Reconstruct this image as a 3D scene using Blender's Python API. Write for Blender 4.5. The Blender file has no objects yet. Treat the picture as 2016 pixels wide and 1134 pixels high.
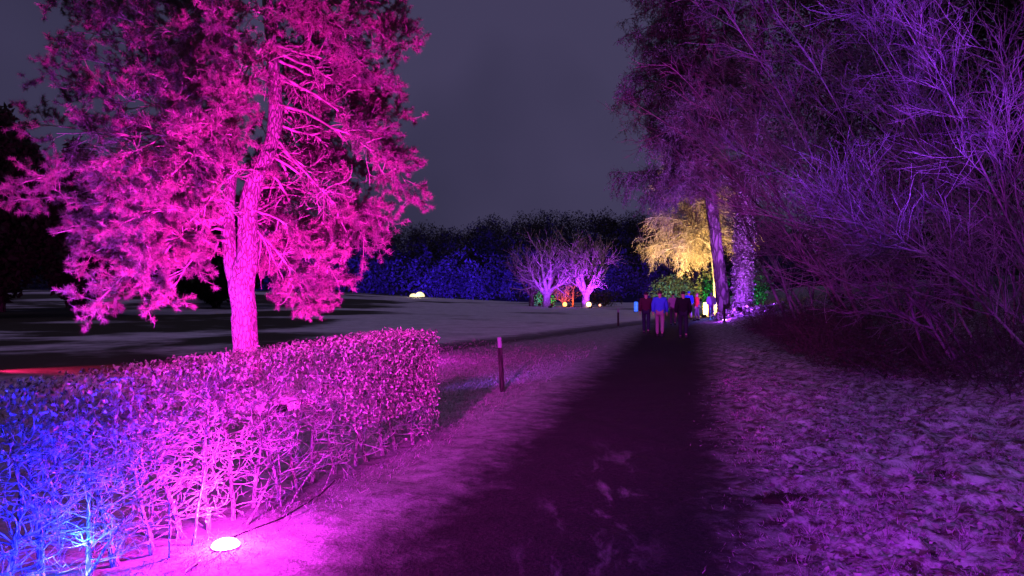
import bpy, math
import numpy as np
from mathutils import Vector, Matrix

# ------------------------------------------------------------------ camera, world, sun, exposure
sc = bpy.context.scene
COL = sc.collection
F = 1456.0; CX = 1008.0; HY = 578.0; EYE = 1.6      # photo pixels (2016 wide), horizon row, eye height
cam_d = bpy.data.cameras.new('camera'); cam = bpy.data.objects.new('camera', cam_d); COL.objects.link(cam)
cam_d.sensor_width = 36.0; cam_d.lens = 26.0; cam_d.clip_start = 0.05; cam_d.clip_end = 3000
cam.location = (0, 0, EYE)
cam.rotation_euler = (math.radians(90) + math.atan((HY - 567) / F), 0, 0)
sc.camera = cam
sc.view_settings.view_transform = 'Standard'; sc.view_settings.look = 'None'
sc.view_settings.exposure = 0.0; sc.view_settings.gamma = 1.0
sc.cycles.use_denoising = True
sc.cycles.max_bounces = 5; sc.cycles.diffuse_bounces = 3; sc.cycles.glossy_bounces = 2
sc.cycles.transmission_bounces = 3; sc.cycles.transparent_max_bounces = 4
sc.cycles.sample_clamp_indirect = 3.0
sc.cycles.caustics_reflective = False; sc.cycles.caustics_refractive = False

world = bpy.data.worlds.new('World'); sc.world = world; world.use_nodes = True
wn = world.node_tree.nodes; wl = world.node_tree.links
bg = wn['Background']
tc = wn.new('ShaderNodeTexCoord'); ns = wn.new('ShaderNodeTexNoise')
ns.inputs['Scale'].default_value = 1.25; ns.inputs['Detail'].default_value = 4
wl.new(tc.outputs['Generated'], ns.inputs['Vector'])
rp = wn.new('ShaderNodeValToRGB')
rp.color_ramp.elements[0].position = 0.36; rp.color_ramp.elements[0].color = (.022, .022, .052, 1)
rp.color_ramp.elements[1].position = 0.60; rp.color_ramp.elements[1].color = (.064, .054, .122, 1)
wl.new(ns.outputs['Fac'], rp.inputs['Fac']); wl.new(rp.outputs['Color'], bg.inputs['Color'])
bg.inputs['Strength'].default_value = 0.84

sun_d = bpy.data.lights.new('cloud_glow', 'SUN'); sun = bpy.data.objects.new('cloud_glow', sun_d); COL.objects.link(sun)
sun_d.energy = 0.46; sun_d.angle = math.radians(40); sun_d.color = (.70, .46, 1.0)
sun.rotation_euler = (math.radians(38), 0, math.radians(-25))

# ------------------------------------------------------------------ helpers
def sstep(a, b, x):
    t = np.clip((np.asarray(x, float) - a) / (b - a), 0, 1); return t * t * (3 - 2 * t)

def _hash(ix, iy, seed):
    h = (ix.astype(np.int64) * 374761393 + iy.astype(np.int64) * 668265263 + seed * 974711) & 0x7fffffff
    h = ((h ^ (h >> 13)) * 1274126177) & 0x7fffffff
    return ((h ^ (h >> 16)) & 0xffff) / 65535.0
def vnoise(x, y, seed=0):
    x0 = np.floor(x); y0 = np.floor(y); fx = x - x0; fy = y - y0
    fx = fx * fx * (3 - 2 * fx); fy = fy * fy * (3 - 2 * fy)
    a = _hash(x0, y0, seed); b = _hash(x0 + 1, y0, seed); c = _hash(x0, y0 + 1, seed); d = _hash(x0 + 1, y0 + 1, seed)
    return a + (b - a) * fx + (c - a) * fy + (a - b - c + d) * fx * fy - .5
def fbm(x, y, seed=0, oct=4):
    r = 0; a = 1.0
    for i in range(oct):
        r = r + a * vnoise(x * 2 ** i + i * 17.3, y * 2 ** i - i * 9.1, seed + i); a *= .5
    return r

def path_u(x, y): return (x - .32 - .238 * (y - 4.2)) * .973

def ground_z(x, y, fine=True):
    x = np.asarray(x, float); y = np.asarray(y, float)
    u = path_u(x, y)
    z = 2.1 * np.exp(-((y - 112) / 42.0) ** 2) * sstep(10, -38, x)
    z = z + .22 * fbm(x * .05, y * .05, 3, 3) * sstep(14, 40, y) * sstep(-1.5, -6, u)
    z = z - 1.0 * sstep(130, 170, y)
    z = z + sstep(3, 8, u) * .16 * np.clip(u - 3, 0, 14) * sstep(0, 4, y)
    z = z + .38 * sstep(2.0, 3.6, u) * sstep(34, 42, y)
    if fine:
        near = sstep(46, 18, y)
        pm = sstep(1.5, .9, np.abs(u))
        z = z + near * (1 - pm) * (.09 * fbm(x * 1.6, y * 1.6, 11, 4) * sstep(.6, 2.4, u)
                                   + .10 * fbm(x * 5.5, y * 5.5, 12, 2) * sstep(.6, 2.2, u)
                                   + .03 * fbm(x * 2.0, y * 2.0, 21, 4))
        z = z + near * pm * .022 * fbm(x * 3, y * 3, 31, 4) - .03 * pm
    return z

def at(px, py, y):                     # pixel at a known distance
    return np.array([(px - CX) / F * y, y, EYE + (HY - py) / F * y])
def on_ground(px, y):
    x = (px - CX) / F * y
    return np.array([x, y, float(ground_z(x, y))])

def unit(v):
    return v / np.maximum(np.linalg.norm(v, axis=-1, keepdims=True), 1e-9)

class MB:
    def __init__(s): s.v = []; s.q = []; s.t = []; s.n = 0
    def add(s, v, quads=None, tris=None):
        v = np.asarray(v, float).reshape(-1, 3)
        if quads is not None and len(quads): s.q.append(np.asarray(quads, np.int64).reshape(-1, 4) + s.n)
        if tris is not None and len(tris): s.t.append(np.asarray(tris, np.int64).reshape(-1, 3) + s.n)
        s.v.append(v); s.n += len(v)
    def tubes(s, P, R, k=4):
        P = np.asarray(P, float); R = np.asarray(R, float)
        N, M, _ = P.shape
        if N == 0: return
        T = np.gradient(P, axis=1); T = unit(T)
        mt = np.abs(T.mean(1)); ax = np.argmin(mt, 1); ref = np.eye(3)[ax][:, None, :]
        n1 = unit(np.cross(T, np.broadcast_to(ref, T.shape))); n2 = np.cross(T, n1)
        a = np.arange(k) * 2 * math.pi / k
        V = P[:, :, None, :] + R[:, :, None, None] * (np.cos(a)[None, None, :, None] * n1[:, :, None, :] + np.sin(a)[None, None, :, None] * n2[:, :, None, :])
        idx = np.arange(N * M * k).reshape(N, M, k)
        A = idx[:, :-1, :]; B = np.roll(idx, -1, 2)[:, :-1, :]; C = np.roll(idx, -1, 2)[:, 1:, :]; D = idx[:, 1:, :]
        s.add(V, np.stack([A, B, C, D], -1).reshape(-1, 4))
    def tube(s, pts, radii, k=8, cap=True):
        pts = np.asarray(pts, float); radii = np.asarray(radii, float)
        if cap:
            pts = np.vstack([pts[:1], pts, pts[-1:]]); 
            e = 1e-4 * unit(pts[-1] - pts[-3]); pts[-1] += e; pts[0] -= 1e-4 * unit(pts[2] - pts[1])
            radii = np.concatenate([[1e-4], radii, [1e-4]])
        s.tubes(pts[None], radii[None], k)
    def box(s, c, size, M=None):
        x, y, z = np.asarray(size) / 2
        v = np.array([[-x,-y,-z],[x,-y,-z],[x,y,-z],[-x,y,-z],[-x,-y,z],[x,-y,z],[x,y,z],[-x,y,z]])
        if M is not None: v = v @ np.asarray(M).T
        s.add(v + np.asarray(c), [[0,3,2,1],[4,5,6,7],[0,1,5,4],[1,2,6,5],[2,3,7,6],[3,0,4,7]])
    def lathe(s, prof, k=16, c=(0,0,0)):
        prof = np.asarray(prof, float); a = np.arange(k) * 2 * math.pi / k
        V = np.stack([prof[:,None,0]*np.cos(a), prof[:,None,0]*np.sin(a), np.repeat(prof[:,1:2],k,1)], -1) + np.asarray(c)
        idx = np.arange(len(prof)*k).reshape(len(prof),k)
        s.add(V, np.stack([idx[:-1], np.roll(idx,-1,1)[:-1], np.roll(idx,-1,1)[1:], idx[1:]], -1).reshape(-1,4))
    def leaves(s, P, D, N, L, W, fold=.25, curl=.15):
        # six-vertex folded leaf: base, two shoulders, two mid, tip
        P = np.asarray(P); D = unit(np.asarray(D)); S = unit(np.cross(D, N)); Nn = np.cross(S, D)
        L = np.asarray(L)[:, None]; W = np.asarray(W)[:, None]
        v = np.stack([P,
                      P + D * L * .38 + S * W * .5 + Nn * W * fold,
                      P + D * L * .45 - Nn * L * curl * .2,
                      P + D * L * .38 - S * W * .5 + Nn * W * fold,
                      P + D * L - Nn * L * curl], 1)
        n = len(P); b = (np.arange(n) * 5)[:, None]
        tri = np.concatenate([b + np.array([0,1,2]), b + np.array([0,2,3]), b + np.array([1,4,2]), b + np.array([2,4,3])])
        s.add(v, None, tri)
    def spikes(s, P, D, L, W, rng):
        D = unit(D); r = unit(rng.normal(size=D.shape)); S = unit(np.cross(D, r)) * np.asarray(W)[:, None] * .5
        v = np.stack([P - S, P + S, P + D * np.asarray(L)[:, None]], 1)
        s.add(v, None, np.arange(len(P) * 3).reshape(-1, 3))
    def build(s, name, mat, parent=None, smooth=True):
        me = bpy.data.meshes.new(name)
        V = np.concatenate(s.v) if s.v else np.zeros((0, 3))
        Q = np.concatenate(s.q) if s.q else np.zeros((0, 4), np.int64)
        T = np.concatenate(s.t) if s.t else np.zeros((0, 3), np.int64)
        me.vertices.add(len(V)); me.vertices.foreach_set('co', V.astype(np.float32).ravel())
        me.loops.add(len(Q) * 4 + len(T) * 3); me.polygons.add(len(Q) + len(T))
        me.loops.foreach_set('vertex_index', np.concatenate([Q.ravel(), T.ravel()]).astype(np.int32))
        st = np.concatenate([np.arange(len(Q)) * 4, len(Q) * 4 + np.arange(len(T)) * 3]).astype(np.int32)
        me.polygons.foreach_set('loop_start', st)
        if smooth: me.polygons.foreach_set('use_smooth', np.ones(len(Q) + len(T), bool))
        me.update(calc_edges=True); me.validate()
        if mat: me.materials.append(mat)
        o = bpy.data.objects.new(name, me); COL.objects.link(o)
        if parent is not None:
            o.parent = parent; root = parent if parent.parent is None else parent.parent
            o.matrix_parent_inverse = root.matrix_world.inverted() if parent is root else Matrix.Identity(4)
        return o

def tag(o, label=None, cat=None, group=None, kind=None):
    if label: o['label'] = label
    if cat: o['category'] = cat
    if group: o['group'] = group
    if kind: o['kind'] = kind
    return o
def thing(name, loc, label, cat, group=None):
    o = bpy.data.objects.new(name, None); COL.objects.link(o)
    o.location = Vector([float(a) for a in loc]); o.empty_display_size = .1
    o.matrix_world = Matrix.Translation(o.location)
    return tag(o, label, cat, group)

# --- growth
def wander(P0, D0, L, M, rng, wig=.15, bias=(0, 0, 0), bgrow=1.0):
    N = len(P0); out = np.zeros((N, M, 3)); out[:, 0] = P0
    d = unit(np.asarray(D0, float)); st = (np.asarray(L, float) / (M - 1))[:, None]; b = np.asarray(bias, float)
    for i in range(1, M):
        d = unit(d + rng.normal(size=(N, 3)) * wig + b * (i / (M - 1)) ** bgrow)
        out[:, i] = out[:, i - 1] + d * st
    return out
def spawn(P, R, c, t0, t1, ang, asd, rng, flat=0.0):
    N, M, _ = P.shape
    pi = np.repeat(np.arange(N), c); t = rng.uniform(t0, t1, N * c)
    f = t * (M - 1); i = np.minimum(f.astype(int), M - 2); w = (f - i)[:, None]
    pos = P[pi, i] * (1 - w) + P[pi, i + 1] * w
    tan = unit(P[pi, i + 1] - P[pi, i]); r = R[pi, i] * (1 - w[:, 0]) + R[pi, i + 1] * w[:, 0]
    rv = rng.normal(size=tan.shape); rv[:, 2] *= (1 - flat)
    perp = unit(np.cross(np.cross(tan, rv), tan))
    a = np.radians(rng.normal(ang, asd, N * c))[:, None]
    return pos, unit(np.cos(a) * tan + np.sin(a) * perp), r, t, pi
def taper(r0, r1, M, p=1.0):
    t = np.linspace(0, 1, M)[None, :] ** p
    return np.asarray(r0)[:, None] * (1 - t) + np.asarray(r1)[:, None] * t
def bez(p0, p1, p2, M):
    t = np.linspace(0, 1, M)[:, None]
    return (1 - t) ** 2 * p0 + 2 * t * (1 - t) * p1 + t * t * p2
def interp(pl, t):
    pl = np.asarray(pl); f = t * (len(pl) - 1); i = min(int(f), len(pl) - 2); return pl[i] * (1 - f + i) + pl[i + 1] * (f - i)
def smooth_line(pts, M):
    pts = np.asarray(pts, float); d = np.concatenate([[0], np.cumsum(np.linalg.norm(np.diff(pts, axis=0), axis=1))])
    t = np.linspace(0, d[-1], M); o = np.stack([np.interp(t, d, pts[:, i]) for i in range(pts.shape[1])], 1)
    for _ in range(max(1, M // 12)):
        o[1:-1] = (o[:-2] + 2 * o[1:-1] + o[2:]) / 4
    return o

# ------------------------------------------------------------------ materials
class NT:
    def __init__(s, name):
        s.m = bpy.data.materials.new(name); s.m.use_nodes = True
        s.n = s.m.node_tree.nodes; s.l = s.m.node_tree.links; s.b = s.n['Principled BSDF']; s.out = s.n['Material Output']
        s.g = s.n.new('ShaderNodeNewGeometry')
    def put(s, sock, v):
        if isinstance(v, bpy.types.NodeSocket): s.l.new(v, sock)
        else: sock.default_value = v
    def M(s, op, a, b=0.0, clamp=False):
        n = s.n.new('ShaderNodeMath'); n.operation = op; n.use_clamp = clamp
        s.put(n.inputs[0], a); s.put(n.inputs[1], b); return n.outputs[0]
    def noise(s, scale, detail=4, rough=.55, vec=None, dist=0.0):
        n = s.n.new('ShaderNodeTexNoise'); n.inputs['Scale'].default_value = scale; n.inputs['Detail'].default_value = detail
        n.inputs['Roughness'].default_value = rough; n.inputs['Distortion'].default_value = dist
        s.l.new(vec if vec is not None else s.g.outputs['Position'], n.inputs['Vector']); return n.outputs['Fac']
    def ss(s, a, b, v):
        n = s.n.new('ShaderNodeMapRange'); n.interpolation_type = 'SMOOTHSTEP'
        n.inputs['From Min'].default_value = min(a, b); n.inputs['From Max'].default_value = max(a, b)
        n.inputs['To Min'].default_value = 0 if a < b else 1; n.inputs['To Max'].default_value = 1 if a < b else 0
        s.put(n.inputs['Value'], v); return n.outputs['Result']
    def mix(s, f, a, b):
        n = s.n.new('ShaderNodeMix'); n.data_type = 'RGBA'
        s.put(n.inputs['Factor'], f)
        for i, v in ((6, a), (7, b)):
            s.put(n.inputs[i], v if isinstance(v, bpy.types.NodeSocket) else (*v, 1))
        return n.outputs[2]
    def bump(s, h, strength=.4, dist=.02):
        n = s.n.new('ShaderNodeBump'); n.inputs['Strength'].default_value = strength; n.inputs['Distance'].default_value = dist
        s.l.new(h, n.inputs['Height']); s.l.new(n.outputs['Normal'], s.b.inputs['Normal'])
    def done(s, col, rough=.85, spec=.2):
        if isinstance(col, bpy.types.NodeSocket): s.l.new(col, s.b.inputs['Base Color'])
        else: s.b.inputs['Base Color'].default_value = (*col, 1)
        s.put(s.b.inputs['Roughness'], rough); s.b.inputs['Specular IOR Level'].default_value = spec
        return s.m

def mat_bark(name, dark, light, scale=9, stretch=.35, bump=.8, bd=.02):
    t = NT(name); mp = t.n.new('ShaderNodeMapping'); mp.inputs['Scale'].default_value = (1, 1, stretch)
    t.l.new(t.g.outputs['Position'], mp.inputs['Vector'])
    v = t.n.new('ShaderNodeTexVoronoi'); v.feature = 'DISTANCE_TO_EDGE'; v.inputs['Scale'].default_value = scale
    wv = t.n.new('ShaderNodeTexNoise'); wv.inputs['Scale'].default_value = scale * .8; wv.inputs['Detail'].default_value = 3; t.l.new(mp.outputs['Vector'], wv.inputs['Vector'])
    vm = t.n.new('ShaderNodeVectorMath'); vm.operation = 'MULTIPLY_ADD'; t.l.new(wv.outputs['Color'], vm.inputs[0]); vm.inputs[1].default_value = (1.6 / scale,) * 3; t.l.new(mp.outputs['Vector'], vm.inputs[2])
    t.l.new(vm.outputs[0], v.inputs['Vector'])
    n = t.noise(scale * 2.3, 5, .65, mp.outputs['Vector'])
    h = t.M('ADD', t.ss(0, .22, v.outputs['Distance']), t.M('MULTIPLY', n, .8))
    t.bump(h, bump, bd)
    return t.done(t.mix(t.ss(.5, 1.4, h), dark, light), .85)
def mat_twig(name, a, b, scale=14, rough=.8):
    t = NT(name); n = t.noise(scale, 4, .6)
    return t.done(t.mix(t.ss(.35, .65, n), a, b), rough, .3)
def mat_leaf(name, a, b, scale=6, trans=.3, rough=.6, spec=.3, isl=0.0):
    t = NT(name); n = t.noise(scale, 3, .6); n = t.M('ADD', t.M('MULTIPLY', n, 1 - isl), t.M('MULTIPLY', t.g.outputs['Random Per Island'], isl)); c = t.mix(t.ss(.3 - .25 * isl, .7 + .25 * isl, n), a, b); t.done(c, rough, spec)
    tr = t.n.new('ShaderNodeBsdfTranslucent'); t.l.new(c, tr.inputs['Color'])
    mx = t.n.new('ShaderNodeMixShader'); mx.inputs[0].default_value = trans
    t.l.new(t.b.outputs[0], mx.inputs[1]); t.l.new(tr.outputs[0], mx.inputs[2]); t.l.new(mx.outputs[0], t.out.inputs['Surface'])
    return t.m
def mat_plain(name, col, rough=.6, spec=.3, metal=0.0, var=.25, scale=30):
    t = NT(name); n = t.noise(scale, 3); d = tuple(c * (1 - var) for c in col)
    t.b.inputs['Metallic'].default_value = metal
    return t.done(t.mix(n, d, col), rough, spec)
def mat_glow(name, col, strength, var=.5, scale=9):
    t = NT(name); n = t.noise(scale, 2)
    t.b.inputs['Emission Color'].default_value = (*col, 1)
    t.l.new(t.M('MULTIPLY', t.M('ADD', t.M('MULTIPLY', n, var), 1 - var / 2), strength), t.b.inputs['Emission Strength'])
    return t.done(tuple(.5 * c for c in col), .4)

def mat_ground():
    t = NT('frosted_ground')
    sx = t.n.new('ShaderNodeSeparateXYZ'); t.l.new(t.g.outputs['Position'], sx.inputs[0]); x, y = sx.outputs[0], sx.outputs[1]
    u = t.M('MULTIPLY', t.M('SUBTRACT', t.M('SUBTRACT', x, .32), t.M('MULTIPLY', t.M('SUBTRACT', y, 4.2), .238)), .973)
    n1 = t.noise(1.5, 5, .6); n2 = t.noise(8, 5, .65); n3 = t.noise(45, 3, .6)
    au = t.M('ADD', t.M('ABSOLUTE', t.M('ADD', u, .06)), t.M('ADD', t.M('MULTIPLY', t.M('SUBTRACT', n1, .5), 1.0), t.M('MULTIPLY', t.M('SUBTRACT', n2, .5), .7)))
    path = t.ss(1.9, .75, au)
    pm_ = t.n.new('ShaderNodeMapping'); pm_.inputs['Scale'].default_value = (3.4, 1.0, 1.0); t.l.new(t.g.outputs['Position'], pm_.inputs['Vector'])
    strip = t.M('MULTIPLY', t.ss(.6, .05, t.M('ABSOLUTE', u)), t.ss(.52, .66, t.noise(1.0, 6, .65, pm_.outputs['Vector'], .4)))
    strip = t.M('MULTIPLY', strip, t.ss(9, 6, y))
    # right verge: frost clods, dead leaves, dark soil
    fr = t.noise(5.5, 8, .76, dist=.2)
    litter = t.mix(t.ss(.4, .6, n2), (.022, .017, .014), (.065, .046, .032))
    right = t.mix(t.ss(.40, .62, t.M('ADD', fr, t.M('MULTIPLY', t.M('SUBTRACT', n3, .5), .12))), litter, (.34, .34, .37))
    # left verge: short frosted turf
    turf = t.mix(t.ss(.30, .62, t.M('ADD', t.M('MULTIPLY', t.noise(5, 8, .75), .7), t.M('MULTIPLY', n3, .3))), (.04, .042, .028), (.30, .30, .31))
    verge = t.mix(t.ss(-.4, .4, u), turf, right)
    # field: thin snow with thawed bands
    mp = t.n.new('ShaderNodeMapping'); mp.inputs['Scale'].default_value = (.055, .075, .05); t.l.new(t.g.outputs['Position'], mp.inputs['Vector'])
    fn = t.noise(1.0, 6, .6, mp.outputs['Vector'], .6)
    bias = t.M('ADD', t.M('MULTIPLY', t.ss(-1.5, -9, t.M('ADD', x, t.M('MULTIPLY', y, .10))), .13), t.M('MULTIPLY', t.ss(30, 17, y), .04))
    bias = t.M('ADD', t.M('SUBTRACT', bias, .045), t.M('MULTIPLY', t.M('SUBTRACT', t.noise(.9, 5, .6), .5), .10))
    thaw = t.ss(.49, .60, t.M('ADD', fn, bias))
    field = t.mix(thaw, t.mix(t.ss(.3, .7, t.M('ADD', t.M('MULTIPLY', t.noise(1.2, 6, .7), .6), t.M('MULTIPLY', n2, .4))), (.36, .36, .38), (.66, .66, .70)), t.mix(n2, (.022, .024, .014), (.05, .05, .03)))
    w = t.M('SUBTRACT', t.M('ADD', x, 2.1), t.M('MULTIPLY', t.M('SUBTRACT', y, 20.8), .479))
    w = t.M('ADD', w, t.M('MULTIPLY', t.M('SUBTRACT', n1, .5), 2.0))
    fm = t.M('MULTIPLY', t.ss(.2, -.4, w), t.ss(9.5, 12.5, t.M('ADD', y, t.M('MULTIPLY', n1, 1.5))))
    edge = t.M('MULTIPLY', t.M('MULTIPLY', t.ss(.9, .1, w), t.ss(-2.2, -.6, w)), t.ss(14, 18, y))  # dark strip painted in where the lamp light breaks off at the verge
    col = t.mix(fm, verge, field)
    col = t.mix(t.M('MULTIPLY', edge, .85), col, (.03, .03, .02))
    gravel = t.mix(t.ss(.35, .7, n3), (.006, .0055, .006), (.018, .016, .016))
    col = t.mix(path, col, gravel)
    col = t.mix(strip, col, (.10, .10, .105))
    h = t.M('ADD', t.M('MULTIPLY', n2, .6), t.M('MULTIPLY', n3, .35))
    t.bump(h, .8, .03)
    return t.done(col, .8, .15)

M_ground = mat_ground()
M_pine_bark = mat_bark('pine_bark', (.07, .06, .052), (.20, .175, .16), 20, .3, .8, .03)
M_pine_twig = mat_twig('pine_twig', (.10, .08, .07), (.26, .21, .18), 5)
M_needle = mat_leaf('pine_needles', (.09, .085, .07), (.24, .17, .14), 1.7, .4, .45, .4)
M_stem = mat_bark('hedge_bark', (.07, .06, .055), (.34, .31, .30), 60, .25, .7, .006)
M_htwig = mat_twig('hedge_twig', (.08, .07, .07), (.56, .51, .50), 14, .5)
M_hleaf = mat_leaf('dry_leaf', (.06, .045, .035), (.62, .52, .47), 12, .2, .38, .6, .8)
M_thicket = mat_twig('bare_shrub_bark', (.03, .027, .027), (.22, .21, .21), 1.3, .7)
M_dark_leaf = mat_leaf('dark_evergreen', (.012, .018, .010), (.035, .045, .022), 2, .2, .7, .2)
M_weep = mat_leaf('larch_twigs', (.045, .042, .042), (.125, .11, .105), 1.2, .25, .7, .2)
M_ivy = mat_leaf('ivy_leaf', (.05, .06, .04), (.20, .21, .17), 6, .15, .3, .6)
M_dry_foliage = mat_leaf('dry_hanging_foliage', (.12, .10, .06), (.34, .28, .19), 1.5, .3, .7, .2)
M_dtrunk = mat_bark('dark_trunk_bark', (.04, .035, .03), (.14, .12, .11), 3.2, .3, .8, .05)
M_grey_bark = mat_twig('pale_tree_bark', (.22, .20, .19), (.42, .40, .38), 2.5)
M_far_bark = mat_twig('far_tree_bark', (.09, .08, .08), (.20, .19, .18), 2.5)
M_forest = mat_leaf('far_forest', (.02, .022, .02), (.055, .055, .05), .15, .1, .9, .1)
M_housing = mat_plain('black_lamp_housing', (.02, .02, .022), .45, .4)
M_post = mat_bark('dark_post_wood', (.012, .01, .009), (.035, .03, .027), 26, .12, .5, .004)
M_cap = mat_plain('pale_post_band', (.20, .19, .24), .5, .3)
M_cable = mat_plain('black_cable', (.012, .012, .012), .5)

# ------------------------------------------------------------------ ground, path
def axis(fine0, fine1, step, lo, hi, g=1.13):
    a = list(np.arange(fine0, fine1 + step / 2, step)); d = step
    while a[-1] < hi: d *= g; a.append(a[-1] + d)
    d = step; b = [a[0]]
    while b[-1] > lo: d *= g; b.append(b[-1] - d)
    return np.array(b[:0:-1] + a)
gx = axis(-3.4, 7.2, .055, -900, 900); gy = axis(2.6, 11.5, .055, -60, 1400)
GX, GY = np.meshgrid(gx, gy); GZ = ground_z(GX, GY)
VV = np.stack([GX, GY, GZ], -1).reshape(-1, 3)
ii = np.arange(GX.size).reshape(GX.shape)
FQ = np.stack([ii[:-1, :-1], ii[:-1, 1:], ii[1:, 1:], ii[1:, :-1]], -1).reshape(-1, 4)
cen = VV[FQ].mean(1); uu = path_u(cen[:, 0], cen[:, 1])
pmask = (np.abs(uu) < 1.3) & (cen[:, 1] < 75) & (cen[:, 1] > -40)
for nm, mk in (('ground', ~pmask), ('path', pmask)):
    q = FQ[mk]; us, inv = np.unique(q, return_inverse=True)
    mb = MB(); mb.add(VV[us], inv.reshape(-1, 4)); tag(mb.build(nm, M_ground), kind='structure')

# ------------------------------------------------------------------ flood lamps
def rot_to(d):                                   # matrix whose -Z looks along d
    return Vector([float(a) for a in d]).to_track_quat('-Z', 'Y').to_matrix()
LENS = {}
def flood(loc, aim, color, power, label, cone=100, blend=.9, size=.11, radius=.04, lens=14, group=None, lift=.13, point=False):
    """a ground spike flood lamp: stake, bracket, housing with fins, glass lens; its own light sits at the lens"""
    p = np.array([loc[0], loc[1], float(ground_z(loc[0], loc[1])) if len(loc) < 3 else loc[2]])
    t = thing('flood_lamp', p, label, 'lamp', group)
    d = unit(np.asarray(aim, float) - (p + [0, 0, lift])); R = np.array(rot_to(d)); c = p + np.array([0, 0, lift])
    key = tuple(color)
    if key not in LENS: LENS[key] = mat_glow('lens_%d' % len(LENS), tuple(min(1, a + .02) for a in color), lens, .2)
    h = MB(); h.box(c - d * .03, (size * 1.7, size * 1.25, .05), R)
    for k in range(5): h.box(c - d * .065 + R @ np.array([(k - 2) * size * .3, 0, 0]), (.006, size, .03), R)
    ho = h.build('housing', M_housing, t, False)
    l = MB(); l.box(c - d * .002, (size * 1.5, size * 1.05, .01), R); l.build('lens', LENS[key], ho, False)
    s = MB(); s.tube(np.array([p + [0, 0, -.05], c - d * .05 - [0, 0, .03]]), [.008, .008], 6); s.build('stake', M_housing, t)
    for sg in (-1, 1):
        b = MB(); b.box(c - d * .03 + R @ np.array([sg * (size * .85 + .006), 0, 0]), (.006, .03, .08), R); b.build('bracket', M_housing, t, False)
    ld = bpy.data.lights.new('flood_beam', 'POINT' if point else 'SPOT'); lo = bpy.data.objects.new('flood_beam', ld); COL.objects.link(lo)
    ld.energy = power; ld.color = color; ld.shadow_soft_size = radius
    if not point: ld.spot_size = math.radians(cone); ld.spot_blend = blend
    q = rot_to(d).to_4x4(); q.translation = Vector([float(a) for a in c + d * .05])
    lo.matrix_world = q; lo.parent = t; lo.matrix_parent_inverse = t.matrix_world.inverted()
    return t

def puck(loc, color, power, label, r=.085, lens=40):
    """a low round ground lamp: ring, domed glowing diffuser, its own light just above"""
    b = np.array([loc[0], loc[1], float(ground_z(loc[0], loc[1]))]); t = thing('ground_lamp', b, label, 'lamp')
    m = MB(); m.lathe([(.001, -.03), (r * 1.2, -.03), (r * 1.08, .006), (r * 1.0, .010), (r * .98, .010)], 24, b); m.build('housing', M_housing, t)
    a = np.linspace(0, math.pi / 2, 7); m = MB(); m.lathe(np.column_stack([np.maximum(np.cos(a) * r, 1e-4), np.sin(a) * .045 + .008]), 24, b); m.build('lens', mat_glow('puck_glow', tuple(min(1, c + .35) for c in color), lens, .2), t)
    ld = bpy.data.lights.new('lamp_light', 'POINT'); lo = bpy.data.objects.new('lamp_light', ld); COL.objects.link(lo)
    ld.energy = power; ld.color = color; ld.shadow_soft_size = .03; lo.location = Vector((b + [0, 0, .27]).tolist()); lo.parent = t; lo.matrix_parent_inverse = t.matrix_world.inverted()

PINK = (1.0, .015, .80); MAG = (1.0, .025, .95); BLUE = (.03, .10, 1.0); VIO = (.42, .06, 1.0); RED = (1.0, .03, .10); WARM = (1.0, .60, .19)
# along the hedge, with one added fill lamp
puck((-1.80, 4.66), MAG, 180, 'small round lamp blazing magenta on the grass in front of the hedge')
flood((-1.0, -.9), (-.55, 7.4, .1), MAG, 2100, 'added magenta fill lamp on a stake behind the viewer, facing the hedge', 38, 1.0, lift=1.7)  # added out of view to brighten the hedge front and grass
flood((-2.02, 3.25), (-2.35, 4.3, .55), (.005, .010, 1.0), 560, 'blue flood lamp standing at the foot of the hedge', 130, .8, .1, .04)
puck((-2.31, 3.96), (.008, .09, 1.0), 26, 'round blue lamp set between the hedge stems')
# behind the hedge, for the pine
flood((-3.0, 9.4), (-4.7, 14.2, 5.2), PINK, 17000, 'pink flood lamp behind the hedge pointed up at the pine', 124, .8, .16, .05)
flood((-2.6, 17.3), (-2.6, 17.3, 9.0), (.95, .03, .92), 500, 'magenta flood lamp behind the hedge end lighting the grass verge', 165, 1.0, lift=.6, radius=.12, point=True)
flood((-8.2, 10.6), (-5.4, 14.6, 4.2), (.5, .04, 1.0), 5000, 'violet flood lamp behind the hedge left of the pine', 100, .9)
flood((-11.4, 15.2), (-6.5, 15.9, .0), (1.0, .015, .18), 2200, 'red flood lamp low on dark grass beyond the hedge', 60, 1.0, lift=.45)
# verge lamps for the right bank and thicket; both pole lamps are added fill
flood((3.9, 1.0), (8.6, 11, 7.2), (.70, .035, .95), 5600, 'purple flood lamp on the right verge pointed up at the near thicket', 52, 1.0)
flood((5.2, 6.5), (6.4, 18, 10.5), (.26, .04, 1.0), 10000, 'blue violet flood lamp on the bank pointed up at the hanging twigs', 44, 1.0)
flood((-2.0, -3.2), (2.6, 23.0, .0), (1.0, .025, .92), 17000, 'added magenta fill lamp on an unseen tall pole, washing the verge', 36, 1.0, lift=3.5)  # unseen lamp, put in to spread magenta over the verge
flood((-1.6, -3.0), (5.0, 6.4, .0), (.52, .012, 1.0), 8500, 'added purple fill lamp on an unseen tall pole, brightening the right bank', 66, 1.0, lift=3.2)  # added lamp, set high out of view so the thicket foot stays dark
flood((8.4, 4.0), (4.4, 6.5, .0), (.05, .65, .9), 100, 'dim teal flood lamp low on the right bank', 100, 1.0, lift=.8)

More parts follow.
